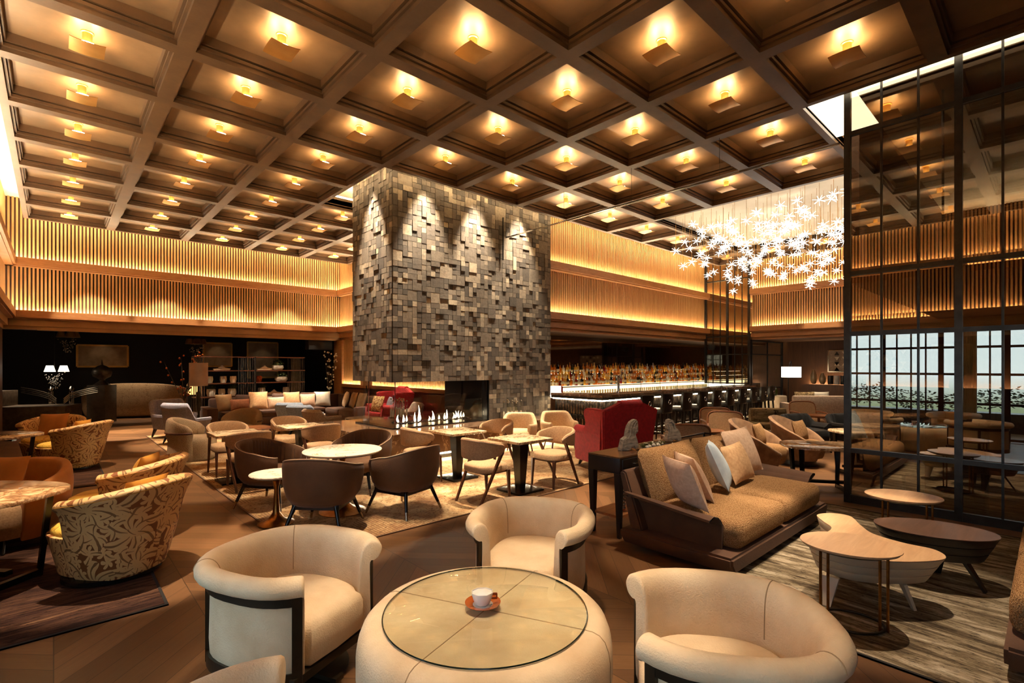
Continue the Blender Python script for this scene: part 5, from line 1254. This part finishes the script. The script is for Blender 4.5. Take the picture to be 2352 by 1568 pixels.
# ---- lounge on the right: round-back chairs, marble tables, wood-framed chairs ------------------------------
def shell_chair(label, loc, rot, w=.42, group='taupe round-backed lounge chairs'):
    t = thing('lounge_chair', label, 'chair', loc, rot, group); path = upath(.40,.42,w,36,2.15,34)
    def top(q): return .36+.47*backness(q,1.15)
    bm = B(); sweep(bm, path, lambda q: [(-.06,.25),(-.07,.35),(-.04+.06*backness(q),top(q)-.03),(-.005+.06*backness(q),top(q)),(.03+.06*backness(q),top(q)-.01),(.04+.03*backness(q),top(q)-.06),(.0,.25),(-.05,.12),(-.1,.12)]); obj('shell', bm, M['taupe'], t)
    bm = B(); solid(bm, circ(1,36,.38,w-.06,2.3), [(.06,.14),(.02,.2),(0,.36),(.04,.42),(.15,.435)]); obj('seat', bm, M['boucle'], t)
    bm = B(); lathe(bm, [(.25,0),(.26,.02),(.22,.14)], 30); obj('base', bm, M['ebony'], t); return t
s1 = shell_chair('taupe round-backed lounge chair behind the suede sofa, left of its twin', C(4.2,8.4), D(.75,-.66))
dup(s1, C(5.15,8.9), D(.72,-.7), 'taupe round-backed lounge chair at the marble table, right of its twin')
cushion('brown textured cushion in the left taupe lounge chair', M['boucle'], C(4.22,8.38,.43), D(.75,-.66), w=.42, h=.36, t=.14, tilt=18, seed=60)
cushion('brown textured cushion in the right taupe lounge chair', M['boucle'], C(5.18,8.86,.43), D(.6,-.8), w=.44, h=.36, t=.14, tilt=18, seed=61)
trestle_table('rounded brown marble table at the end of the glass screen, nearest of the three', C(4.36,7.05), D(1,-.25), .50, .40, .64, 'marble_brown')
trestle_table('rounded pale marble table beyond the glass screen, left of the far pair', C(5.62,8.1), D(1,0), .40, .33, .70, 'marble_cream')
trestle_table('rounded pale marble table beyond the glass screen, right of the far pair', C(6.5,8.85), D(1,0), .41, .34, .70, 'marble_cream')
trestle_table('brown marble table deep behind the glass screen', C(8.2,10.3), D(1,-.2), .62, .42, .74, 'marble_brown')
bc = club('wide brown chair with its back against the glass screen', R4(8.75,1.42), D(-.1,1), M['taupe_dark'], None, .76, .46)
for k,(rt,fw,lab) in enumerate([(6.05,10.25,'black velvet lounge chair left of two, behind the right taupe chair'),(7.05,10.3,'black velvet lounge chair right of two, beside the glass screen post')]):
    if k == 0: bvc = wing(lab, C(rt,fw), D(.3,-1), M['black_velvet'], True, .38, .74, 'black velvet lounge chairs')
    else: dup(bvc, C(rt,fw), D(.2,-1), lab)
# wood-framed chairs and small round tables
def framed(label, loc, rot, m, group=None):
    t = thing('armchair', label, 'chair', loc, rot, group)
    bm = B(); out = circ(1,32,.30,.21,4.5)
    prism(bm, out, -.02, .035, 'x', bev=.01)
    for v in bm.verts: v.co = Vector((v.co.x-.28-.25*v.co.z, v.co.y, v.co.z+.64))
    obj('back_pad', bm, m, t)
    bm = B(); tube(bm, [(-.275-.25*z, y, z+.64) for y, z in circ(1,40,.315,.225,4.5)], .018, 8, True); obj('back_frame', bm, M['table_red'], t)
    bm = B(); solid(bm, circ(1,32,.29,.29,4), [(.02,.36),(0,.38),(0,.44),(.03,.47),(.12,.48)]); obj('seat', bm, m, t)
    for s in (-1,1):
        bm = B(); tube(bm, [(-.30,s*.30,.62),(-.1,s*.315,.635),(.2,s*.315,.62),(.27,s*.31,.58),(.28,s*.30,0)], .018, 8); obj('arm', bm, M['table_red'], t)
        bm = B(); bar(bm, (-.24,s*.27,.5), (-.33,s*.28,0), .035,.03,.022,.022); obj('leg', bm, M['table_red'], t)
    return t
f1 = framed('wood-framed chair with its padded back to the viewer, behind the far horse head', C(2.72,7.85), D(.15,1), M['linen'])
dup(f1, C(4.02,9.35), D(-.35,-1), 'wood-framed beige chair facing the viewer by the round chestnut table')
dup(f1, C(4.25,10.2), D(-.1,-1), 'wood-framed chair with dark back edge, behind the beige one at the chestnut table')
dup(f1, C(7.2,12.1), D(-.05,-1), 'wood-framed beige chair far back before the grey sofa')
t = thing('round_table', 'round chestnut side table between the wood-framed chairs', 'table', C(3.36,8.6))
bm = B(); lathe(bm, [(.27,.615),(.28,.622),(.28,.645)], 40); obj('top', bm, M['table_red'], t)
bm = B(); lathe(bm, [(.18,0),(.18,.015),(.03,.03),(.03,.615)], 24); obj('stem', bm, M['walnut'], t)
t = thing('round_table', 'small round chestnut table beside the far wood-framed chair', 'table', C(6.95,11.3))
bm = B(); lathe(bm, [(.32,.60),(.33,.61),(.33,.635)], 40); lathe(bm, [(.18,0),(.18,.015),(.03,.03),(.03,.6)], 24); obj('top_and_stem', bm, M['table_red'], t)
t = thing('bench', 'low bench with a plaid upholstered back beyond the bar stools', 'bench', C(6.1,11.7), D(-.1,-1))
bm = B(); box(bm, -.3, .3, -.42, .42, .28, .42, bev=.05); obj('seat', bm, M['plaid'], t)
bm = B(); box(bm, -.36, -.16, -.42, .42, .40, .74, bev=.07); obj('backrest', bm, M['plaid'], t)
for sx in (-1,1):
    for sy in (-1,1): bm = B(); bar(bm, (sx*.22,sy*.34,.28), (sx*.24,sy*.36,0), .05,.05,.03,.03); obj('leg', bm, M['walnut'], t)
# serving trolley
t = thing('serving_trolley', 'black railed serving trolley at the end of the console', 'trolley', (6.55,3.25,0)); a, b = .54, .26
for z in (.25,.62): bm = B(); box(bm, -a, a, -b, b, z, z+.02); obj('tray', bm, M['black'], t)
for sx in (-1,1):
    for sy in (-1,1): bm = B(); rod(bm, (sx*a,sy*b,0), (sx*a,sy*b,.76), .013); obj('post', bm, M['black'], t)
bm = B(); tube(bm, [(-a,-b,.755),(a,-b,.755),(a,b,.755),(-a,b,.755)], .012, 8, True); obj('guard_rail', bm, M['ebony'], t)
# far lounge
t = thing('sofa', 'grey sofa with its back to the viewer in the far right lounge', 'sofa', C(9.2,15.2), D(.1,1)); 
bm = B(); box(bm, -.42, -.22, -.75, .75, .12, .86, bev=.06); obj('backrest', bm, M['mushroom'], t)
bm = B(); box(bm, -.4, .42, -.75, .75, .0, .44, bev=.05); obj('seat', bm, M['mushroom'], t)
for s in (-1,1): bm = B(); box(bm, -.4, .4, s*.75-.09, s*.75+.09, .1, .62, bev=.05); obj('arm', bm, M['mushroom'], t)
cushion('mottled cushion showing above the back of the far grey sofa', M['plaid'], C(9.0,15.3,.50), D(.1,1)+PI, w=.6, h=.46, t=.16, tilt=8, seed=70)
cushion('pale cushion showing above the right end of the far grey sofa', M['silver_satin'], C(9.5,15.3,.50), D(.1,1)+PI, w=.5, h=.46, t=.16, tilt=8, seed=71)
wing('mushroom corner chair right of the far grey sofa', C(11.2,15.6), D(-.3,-1), M['mushroom'], False, .5, .85)
t = thing('service_table', 'small table under an ivory cloth beyond the bar end', 'table', C(8.94,17.0))
bm = B(); n = 40; ring_mesh(bm, [[((r+f*.03*math.cos(8*2*PI*k/n))*math.cos(2*PI*k/n),(r+f*.03*math.cos(8*2*PI*k/n))*math.sin(2*PI*k/n),z) for k in range(n)] for r, z, f in ((.43,.02,1),(.40,.4,.7),(.38,.72,.1),(.36,.74,0))]); obj('cloth', bm, M['white_cloth'], t)
t = thing('ice_bucket', 'dark glass cloche bottle bucket on the ivory-clothed table', 'bucket', C(8.9,17.0,.742))
bm = B(); lathe(bm, [(.10,0),(.14,.05),(.14,.18),(.09,.28),(.03,.33)], 20); obj('bowl', bm, M['b_green'], t)
t = thing('arc_lamp', 'arched floor lamp with a white drum shade in the far lounge', 'lamp', C(9.75,17.6))
bm = B(); o = C(9.75,17.6); e = C(9.55,17.05)-o; tube(bm, [(0,0,0),(0,0,.9),(e.x*.1,e.y*.1,1.4),(e.x*.4,e.y*.4,1.8),(e.x*.8,e.y*.8,1.92),(e.x,e.y,1.88),(e.x,e.y,1.72)], .014, 8); lathe(bm, [(.17,0),(.17,.02)], 20); obj('arm', bm, M['steel'], t)
bm = B(); lathe(bm, [(.30,1.36),(.30,1.72)], 36, (e.x,e.y,0), caps=(True,True)) if False else lathe(bm, [(.30,1.36),(.30,1.72)], 36, (e.x,e.y,0)); obj('lamp_shade', bm, M['lampshade_lit'], t)
# ledge, art, vases and books on the far wall
t = thing('ledge', 'dark oak ledge along the far lounge wall', 'shelf', (20.25,3.2,0)); bm = B(); box(bm, -.3, .14, -5, 3.0, 0, 1.08); obj('cabinet', bm, M['oakdark'], t, smooth=False)
bm = B(); box(bm, .19, .23, -5, 2.9, 1.0, 1.02); obj('back_light', bm, M['led_soft'], t, smooth=False)
t = thing('wall_art', 'framed relief of pale triangles on the far lounge wall', 'picture', (20.55,4.3,1.92))
bm = B(); box(bm, -.04, .0, -1.2, 1.2, -.38, .38); obj('panel', bm, M['mushroom'], t, smooth=False)
bm = B()
for y in (-1.2,1.2): box(bm, -.05, 0, y-.015, y+.015, -.395, .395)
for z in (-.38,.38): box(bm, -.05, 0, -1.2, 1.2, z-.015, z+.015)
obj('frame', bm, M['nickel'], t, smooth=False)
R = random.Random(8)
for m in ('white_cloth','steel'):
    bm = B()
    for r in range(4):
        for c in range(9):
            if R.random() < .45: continue
            y, z, s = -.95+c*.235, -.28+r*.185, R.choice((-1,1)); prism(bm, [(y-.08,z-s*.065),(y+.08,z-s*.065),(y,z+s*.065)], -.055, -.042, 'x')
    obj('triangle_relief', bm, M[m], t, smooth=False)
for k,(y,h,lab) in enumerate([(5.86,.52,'tall ribbed amber vase on the far ledge'),(5.58,.40,'shorter ribbed amber vase on the far ledge, right of the tall one')]):
    bm = B(); lathe(bm, [(.05,0),(.07,.03),(.11,h*.3),(.10,h*.6),(.05,h*.9),(.04,h)], 18); solo('vase', bm, M['bronze_satin'], lab, 'vase', (20.15,y,1.10), 0, 'ribbed vases on the ledge')
for k in range(6):
    bm = B(); lathe(bm, [(.085,0),(.09,.01),(.09,.30),(.085,.31)], 14); solo('canister', bm, M['pottery' if k % 2 else 'steel'], '%s patterned canister in the row on the far ledge, from the left' % ORD[k], 'canister', (20.15,5.33-.19*k,1.10), 0, 'canisters on the ledge')
# cabinet, lamp and speaker behind the glass screen
t = thing('side_cabinet', 'oak cabinet standing right behind the glass screen', 'cabinet', (7.88,.78,0))
bm = B(); box(bm, -.28, .28, -.26, .26, .0, 1.05, bev=.004); obj('body', bm, M['oak'], t)
bm = B(); box(bm, -.30, .30, -.28, .28, 1.05, 1.085, bev=.004); obj('top', bm, M['oak'], t)
bm = B(); box(bm, -.288, -.28, -.23, .23, .08, 1.0, bev=.002); d = obj('door', bm, M['oak'], t)
t = thing('table_lamp', 'lamp with a square shade and brass post on the oak cabinet', 'lamp', (7.86,.82,1.086))
bm = B(); box(bm, -.12, .12, -.12, .12, 0, .03); box(bm, -.025, .025, -.025, .025, .03, .62); obj('stem', bm, M['brass'], t, smooth=False)
bm = B(); box(bm, -.17, .17, -.17, .17, .56, .92); obj('lamp_shade', bm, M['shade_dim'], t, smooth=False)
t = thing('hanging_loudspeaker', 'black hanging loudspeaker behind the upper glass screen', 'speaker', (8.35,.96,2.45))
bm = B(); ring_mesh(bm, [[(s*w,q*dd,z) for s,q in ((-1,-1),(1,-1),(1,1),(-1,1))] for w, dd, z in ((.20,.18,0),(.30,.24,.55))]); obj('cabinet', bm, M['blackmatt'], t, smooth=False)
bm = B(); rod(bm, (0,0,.55), (0,0,2.82), .014); obj('bracket', bm, M['steel'], t)
t = thing('hanging_loudspeaker', 'black box loudspeaker under the soffit at the right end of the back opening', 'speaker', (6.75,17.0,2.30)); bm = B(); box(bm, -.45, .35, -.1, .25, 0, .42, bev=.01); obj('cabinet', bm, M['blackmatt'], t)
t = thing('hanging_loudspeaker', 'small black round loudspeaker on the far glass screen by the bar', 'speaker', (XE-.28,8.25,2.42)); bm = B(); lathe(bm, [(.1,-.1),(.13,0),(.1,.1)], 20); obj('cabinet', bm, M['blackmatt'], t)
bm = B(); rod(bm, (.03,0,0), (.15,0,0), .03); obj('bracket', bm, M['blackmatt'], t)
# ---- dim neighbouring room on the left -------------------------------------------------------------------------
def gl(rt, fw, z=0): return C(rt, fw, z)
t = thing('stone_counter', 'low brown stone counter block at the left edge of the dim room', 'counter', gl(-14.3,14.0), D(1,.35))
bm = B(); box(bm, -1.8, 1.62, -.5, .5, 0, .62, bev=.01); obj('block', bm, M['graystone'], t)
bm = B(); box(bm, -1.8, .1, -.55, .5, .62, 1.05, bev=.01); obj('raised_step', bm, M['graystone'], t)
t = thing('pedestal', 'square stone pedestal holding a metal urn in the dim room', 'pedestal', gl(-12.75,15.5), D(1,.1))
bm = B(); box(bm, -.26, .26, -.26, .26, 0, 1.16, bev=.008); obj('shaft', bm, M['pedestal'], t)
t = thing('urn', 'round aged-metal urn with a finial on the stone pedestal', 'urn', gl(-12.75,15.5,1.16), 0)
bm = B(); lathe(bm, [(.22,0),(.18,.03),(.06,.14),(.08,.18),(.22,.26),(.255,.37),(.25,.40),(.255,.41),(.22,.50),(.12,.58),(.03,.62),(.025,.66),(.008,.78)], 36); obj('body', bm, M['iron'], t)
t = thing('sofa', 'curved pale leaf-pattern sofa behind the pedestal in the dim room', 'sofa', gl(-12.9,17.2), D(-.3,1))
path = upath(.1,.55,1.5,36,2.2,75); bm = B(); sweep(bm, path, lambda q: [(-.15,.1),(-.15,.6),(-.1,.70+.42*backness(q,.7)),(0,.74+.42*backness(q,.7)),(.08,.68+.42*backness(q,.7)),(.08,.4),(.0,.1)]); obj('backrest', bm, M['floral_sofa'], t)
bm = B(); solid(bm, circ(1,36,.45,1.35,2.6), [(.02,.08),(0,.12),(0,.4),(.06,.46),(.2,.47)]); obj('seat', bm, M['floral_sofa'], t)
def crystal(label, loc, n=3, h=1.0, hang=True, lit=True):
    t = thing('crystal_chandelier', label, 'lamp', loc, 0, None); bm = B(); R = random.Random(n)
    for k in range(90):
        a = R.uniform(0,2*PI); r = .28*math.sqrt(R.random()); z = R.uniform(0,.5)*(1-.6*(1-r/.28)) ; rr = r*(.3+.7*z/.5)
        bmesh.ops.create_icosphere(bm, subdivisions=1, radius=.018, matrix=Matrix.Translation((rr*math.cos(a), rr*math.sin(a), z)))
    obj('crystal_drops', bm, M['chrome'], t)
    for k in range(n): a = 2*PI*k/n; bm = B(); lathe(bm, [(.13,.5),(.08,.68)], 18, (.2*math.cos(a), .2*math.sin(a), 0)); obj('lamp_shade', bm, M['lampshade_lit'] if lit else M['gold'], t)
    bm = B(); rod(bm, (0,0,.5), (0,0,h), .008); obj('rod', bm, M['steel'], t)
crystal('chandelier of crystal drops with three pale shades in the dim room', gl(-13.4,14.6,1.08), 3, 1.90)
crystal('gold crystal chandelier high over the lamp by the shelves', gl(-10.9,17.2,2.0), 4, .99, lit=False)
crystal('large dim crystal chandelier near the ceiling of the dim room', gl(-14.8,16.6,2.2), 5, .79, lit=False)
# balustrade
t = thing('metal_balustrade', 'low metal balustrade with ball posts and curved bars in the dim room', 'balustrade', gl(-13.95,14.9), D(1,.1))
for x in (.15,.72):
    bm = B(); lathe(bm, [(.06,0),(.06,.98),(.03,1.0),(.075,1.07),(.03,1.14)], 16, (x,0,0)); obj('ball_post', bm, M['chrome'], t)
for s in (-1,1):
    for k in range(4): bm = B(); tube(bm, [(.44+s*(.10+.16*q),-.05,.62+.05*k+.34*(q/6)**.5) for q in range(7)], .014, 6); obj('curved_bar', bm, M['nickel'], t)
# branch tree and shelf divider behind the corner sofa
def branches(label, loc, h, sp, seed, disc):
    t = thing('branch_sculpture', label, 'sculpture', loc); R = random.Random(seed); bm, b2 = B(), B()
    rod(bm, (0,0,0), (0,0,h*.35), .03, .025, 8); lathe(bm, [(.16,0),(.16,.03)], 20)
    for k in range(9):
        a = R.uniform(0,2*PI); x = y = 0; z = h*.35; dx, dy = math.cos(a)*sp/6, math.sin(a)*sp/6; pts = [(0,0,z)]
        for q in range(6):
            x += dx*R.uniform(.5,1.3); y += dy*R.uniform(.5,1.3); z += h*.65/6*R.uniform(.7,1.2); pts.append((x,y,z))
            bmesh.ops.create_uvsphere(b2, u_segments=8, v_segments=5, radius=.028, matrix=Matrix.Translation((x+R.uniform(-.08,.08),y+R.uniform(-.08,.08),z))@Matrix.Diagonal((1,.4,1,1)))
        tube(bm, pts, lambda f: .012-.008*f, 6)
    obj('branch', bm, M['bronze'], t); obj('disc_leaf', b2, M[disc], t)
branches('branching metal tree with disc leaves behind the drum-shade lamp', (2.72,16.78,0), 2.1, .45, 3, 'copper')
branches('branching tree with pale disc blossoms under the black loudspeaker', (6.78,16.5,0), 2.2, .3, 5, 'silver_satin')
SX0, SX1, SY0 = 3.0, 6.15, 17.05
t = thing('shelf_divider', 'open display shelf of metal rods behind the corner sofa', 'shelf', (SX0,SY0,0)); L = SX1-SX0
for z in (.05,.82,1.22,1.60,2.02): bm = B(); box(bm, 0, L, -.2, .2, z-.015, z+.015); obj('shelf', bm, M['walnut'], t, smooth=False)
for x0, n in ((.0,6),(1.25,9),(L-.42,9)):
    bm = B()
    for k in range(n):
        for y in (-.18,.18): rod(bm, (x0+k*.05,y,.0), (x0+k*.05,y,2.03), .008, None, 6)
    obj('rod_screen', bm, M['nickel'], t)
bm = B(); box(bm, 1.6, 1.65, -.2, .2, 0, 2.03); obj('upright', bm, M['steel'], t, smooth=False)
def pot(label, x, z, r=.12, h=.2, plant=True, seed=1, m='pottery'):
    t = thing('plant_pot' if plant else 'vessel', label, 'plant pot' if plant else 'vessel', (SX0+x,SY0-.02,z)); bm = B(); n = 28
    ring_mesh(bm, [[((rr+.006*math.cos(k*PI))*math.cos(2*PI*k/n),(rr+.006*math.cos(k*PI))*math.sin(2*PI*k/n),zz) for k in range(n)] for rr, zz in ((r*.75,0),(r,h*.5),(r*.9,h),(r*.75,h))]); obj('pot', bm, M[m], t)
    if plant:
        bm = B(); R = random.Random(seed)
        for k in range(130):
            a = R.uniform(0,2*PI); el = R.uniform(0,1.5); l_ = r*R.uniform(.7,1.3); c = Vector((l_*math.cos(a)*math.cos(el), l_*math.sin(a)*math.cos(el), h+.02+l_*.8*math.sin(el))); s = .03
            d = Vector((R.uniform(-1,1),R.uniform(-1,1),R.uniform(-1,1))).normalized(); u = d.orthogonal()
            bm.faces.new([bm.verts.new(c+d*s), bm.verts.new(c+u*s*.5), bm.verts.new(c-d*s), bm.verts.new(c-u*s*.5)])
        obj('foliage', bm, M['leafgreen'], t, smooth=False)
z0 = .837
for k,(x,r,pl,lab) in enumerate([(.46,.12,True,'ribbed pot of dark foliage, leftmost on the lower shelf'),(.74,.09,False,'ribbed white vessel without a plant, left bay of the lower shelf'),(1.02,.12,True,'ribbed pot of dark foliage, right in the left bay of the lower shelf'),(1.86,.11,True,'ribbed pot of foliage, left in the right bay of the lower shelf'),(2.60,.09,False,'small ribbed white vessel in the right bay of the lower shelf')]): pot(lab, x, z0, r, .22, pl, k)
for k,(x,z,lab) in enumerate([(.42,1.237,'silver jar, left bay of the middle shelf'),(.78,1.237,'white ceramic jar beside the gold cluster on the middle shelf'),(1.05,1.237,'square white vase in the left bay of the middle shelf'),(1.78,1.237,'copper jar in the right bay of the middle shelf')]): pot(lab, x, z, .09, .2, False, k, ('silver_satin','pottery','white_cloth','copper')[k])
pot('spreading green plant on the upper shelf of the right bay', 2.45, 1.237, .19, .16, True, 31); pot('bushy green plant on the top shelf, right bay', 2.35, 1.617, .17, .15, True, 32)
for k,(x,z,lab) in enumerate([(.75,1.617,'ivory folded-wing ornament on the top shelf, left bay'),(2.24,.837,'ivory wing ornament on the lower shelf, right bay'),(1.95,1.617,'ivory feather ornament on the top shelf, right bay')]):
    bm = B(); prism(bm, [(-.22,0),(.2,0),(.24,.05),(.08,.08),(.0,.16),(-.1,.07),(-.24,.05)], -.04, .04, 'y', bev=.01); solo('wing_ornament', bm, M['white_cloth'], lab, 'ornament', (SX0+x,SY0,z), 0, 'ivory wing ornaments on the shelf')
t = thing('glowing_box', 'small glowing amber box lamp behind the floor lamp on the left', 'lamp', gl(-9.54,14.9)); bm = B(); box(bm, -.15, .15, -.15, .15, .0, .9); obj('plinth', bm, M['steel'], t, smooth=False)
bm = B(); box(bm, -.13, .13, -.13, .13, .9, 1.2); obj('light_box', bm, emis('amber_glow',(1,.5,.15),1.2), t, smooth=False)

PICS = []
for k,(x,z,w,h,lab) in enumerate([(4.9,2.2,.5,.75,'dim gilt-framed picture on the dark wall above the display shelf'),(1.3,2.1,.7,.6,'dim gilt-framed picture on the dark wall left of the pedestal urn'),(6.6,2.0,.6,1.2,'tall dim framed panel on the dark wall behind the pale blossom branches')]):
    t = thing('framed_picture', lab, 'picture', (x,22.97,z)); bm = B()
    for s_ in (-1,1): box(bm, s_*w-.03, s_*w+.03, -.04, .02, -h/1.6, h/1.6); box(bm, -w, w, -.04, .02, s_*h/1.6-.03, s_*h/1.6+.03)
    obj('frame', bm, M['gold'], t, smooth=False)
    bm = B(); box(bm, -w, w, -.02, .02, -h/1.6, h/1.6); obj('canvas', bm, M['bronze_satin'], t, smooth=False)
    PICS.append((x,z))
# ---- daylight, downlights, added fill spots, camera ----------------------------------------------------------------------------
w = bpy.data.worlds.new('World'); S.world = w; w.use_nodes = True; n = w.node_tree.nodes; l = w.node_tree.links
bg = n['Background']; tc = n.new('ShaderNodeTexCoord'); sp_ = n.new('ShaderNodeSeparateXYZ'); l.new(tc.outputs['Generated'], sp_.inputs[0])
cr = ramp(n, l, math_(n, l, 'MULTIPLY_ADD', sp_.outputs[2], .5, .5), [(.40,(.10,.12,.09)),(.47,(.22,.30,.22)),(.492,(.66,.82,1.0)),(.75,(.5,.72,1.0))])
l.new(cr, bg.inputs['Color']); bg.inputs['Strength'].default_value = 2.1
def spot(name, loc, at, power, deg, blend=.35, r=.03, c=(1.0,.82,.60)):
    d = bpy.data.lights.new(name, 'SPOT'); d.energy = power; d.spot_size = math.radians(deg); d.spot_blend = blend; d.shadow_soft_size = r; d.color = c
    o = link(bpy.data.objects.new(name, d)); o.location = loc; o.rotation_euler = (Vector(at)-Vector(loc)).to_track_quat('-Z','Y').to_euler(); return o
ZL = 5.14
def down(rt, fw, power=420, deg=38, ofs=(0,0), **k):
    p = C(rt, fw); spot('downlight_and_fill', (p.x+ofs[0],p.y+ofs[1],ZL), (p.x,p.y,.4), power, deg, **k)
for rt, fw, pw, dg in [(-.1,2.6,340,30),(-1.1,2.9,140,22),(.8,2.25,140,22),(.1,3.5,150,22),(2.75,3.9,520,30),(1.9,4.5,420,26),(3.0,5.2,420,26),(-3.3,4.4,900,26),(-4.5,4.0,420,24),(-6.9,8.3,600,28),
    (-2.0,6.1,620,30),(.2,6.9,1300,30),(-1.0,8.0,1100,28),(-4.2,7.6,700,30),(-3.3,8.6,700,28),(1.0,9.2,420,30),(2.2,8.9,200,26),(4.8,8.4,420,30),(5.6,7.4,520,30),(-5.9,9.9,600,26),(-5.2,12.6,1100,32),(-6.5,15.2,1500,34),(-3.6,13.4,1100,30),(-7.6,11.6,1000,28),(3.4,8.9,320,30),(8.0,10.5,420,34),(-9.8,12.8,2200,30),(-7.4,11.0,900,22),(-2.0,5.2,500,26),(-1.2,6.6,400,26),(4.3,8.2,500,24),(5.2,8.6,500,24),(6.2,9.6,500,30),(9.2,15,700,34)]:  # later entries include extra fill spots added to brighten the seating
    down(rt, fw, pw, dg)
for x in (.6,2.2,3.8,5.4): spot('downlight_and_fill', (x,15.5,ZL), (x+.2,17.1,1.2), 420, 40)
for x, z in PICS: spot('picture_fill', (x,22.2,2.9), (x,22.9,z-.2), 3, 60, .8)  # added fill spots that brighten the pictures, not real fittings
for (rt,fw,pw) in ((-12.6,16.4,160),(-11.6,17.6,120),(-14.3,14.6,120),(-7.8,16.9,160),(-6.2,17.0,140),(-9.8,16.2,120)):
    p = C(rt,fw); spot('shop_fill', (p.x,p.y,2.92), (p.x+.1,p.y+.2,.5), pw, 70, .6)  # unseen spots added to lighten the dim room's furniture
for x in (5.35,6.6,7.85): spot('stone_washer', (x,CY0-.36,5.78), (x,CY0-.05,2.2), 1300, 46, .8, .05, (1,.84,.62))
spot('stone_washer', (CX0-.36,9.1,5.78), (CX0-.05,9.1,2.2), 1300, 46, .8, .05, (1,.84,.62))
spot('downlight_and_fill', (4.6,2.4,ZL), (5.0,3.1,.9), 260, 26)
for x in (10.5,13,15.5): spot('bar_spot', (x,7.4,5.1), (x,7.2,1.0), 300, 34)
cam = bpy.data.cameras.new('camera'); co = link(bpy.data.objects.new('camera', cam)); co.location = (0,0,EYE); co.rotation_euler = (PI/2,0,YAW-PI/2)
cam.sensor_width = 36; cam.lens = 36*FOC/2352; cam.shift_x = 0.0; cam.shift_y = (HORY-784)/2352; cam.clip_start = .05; cam.clip_end = 200
S.camera = co
vs = S.view_settings; S.display_settings.display_device = 'sRGB'; vs.view_transform = 'Standard'; vs.look = 'None'; vs.gamma = 1.0; vs.use_curve_mapping = False; vs.exposure = 1.05
S.cycles.sample_clamp_indirect = 6.0; S.cycles.max_bounces = 8; S.cycles.transparent_max_bounces = 16
for name in ('bulb','star','led','led_soft','shelf_light'): pass
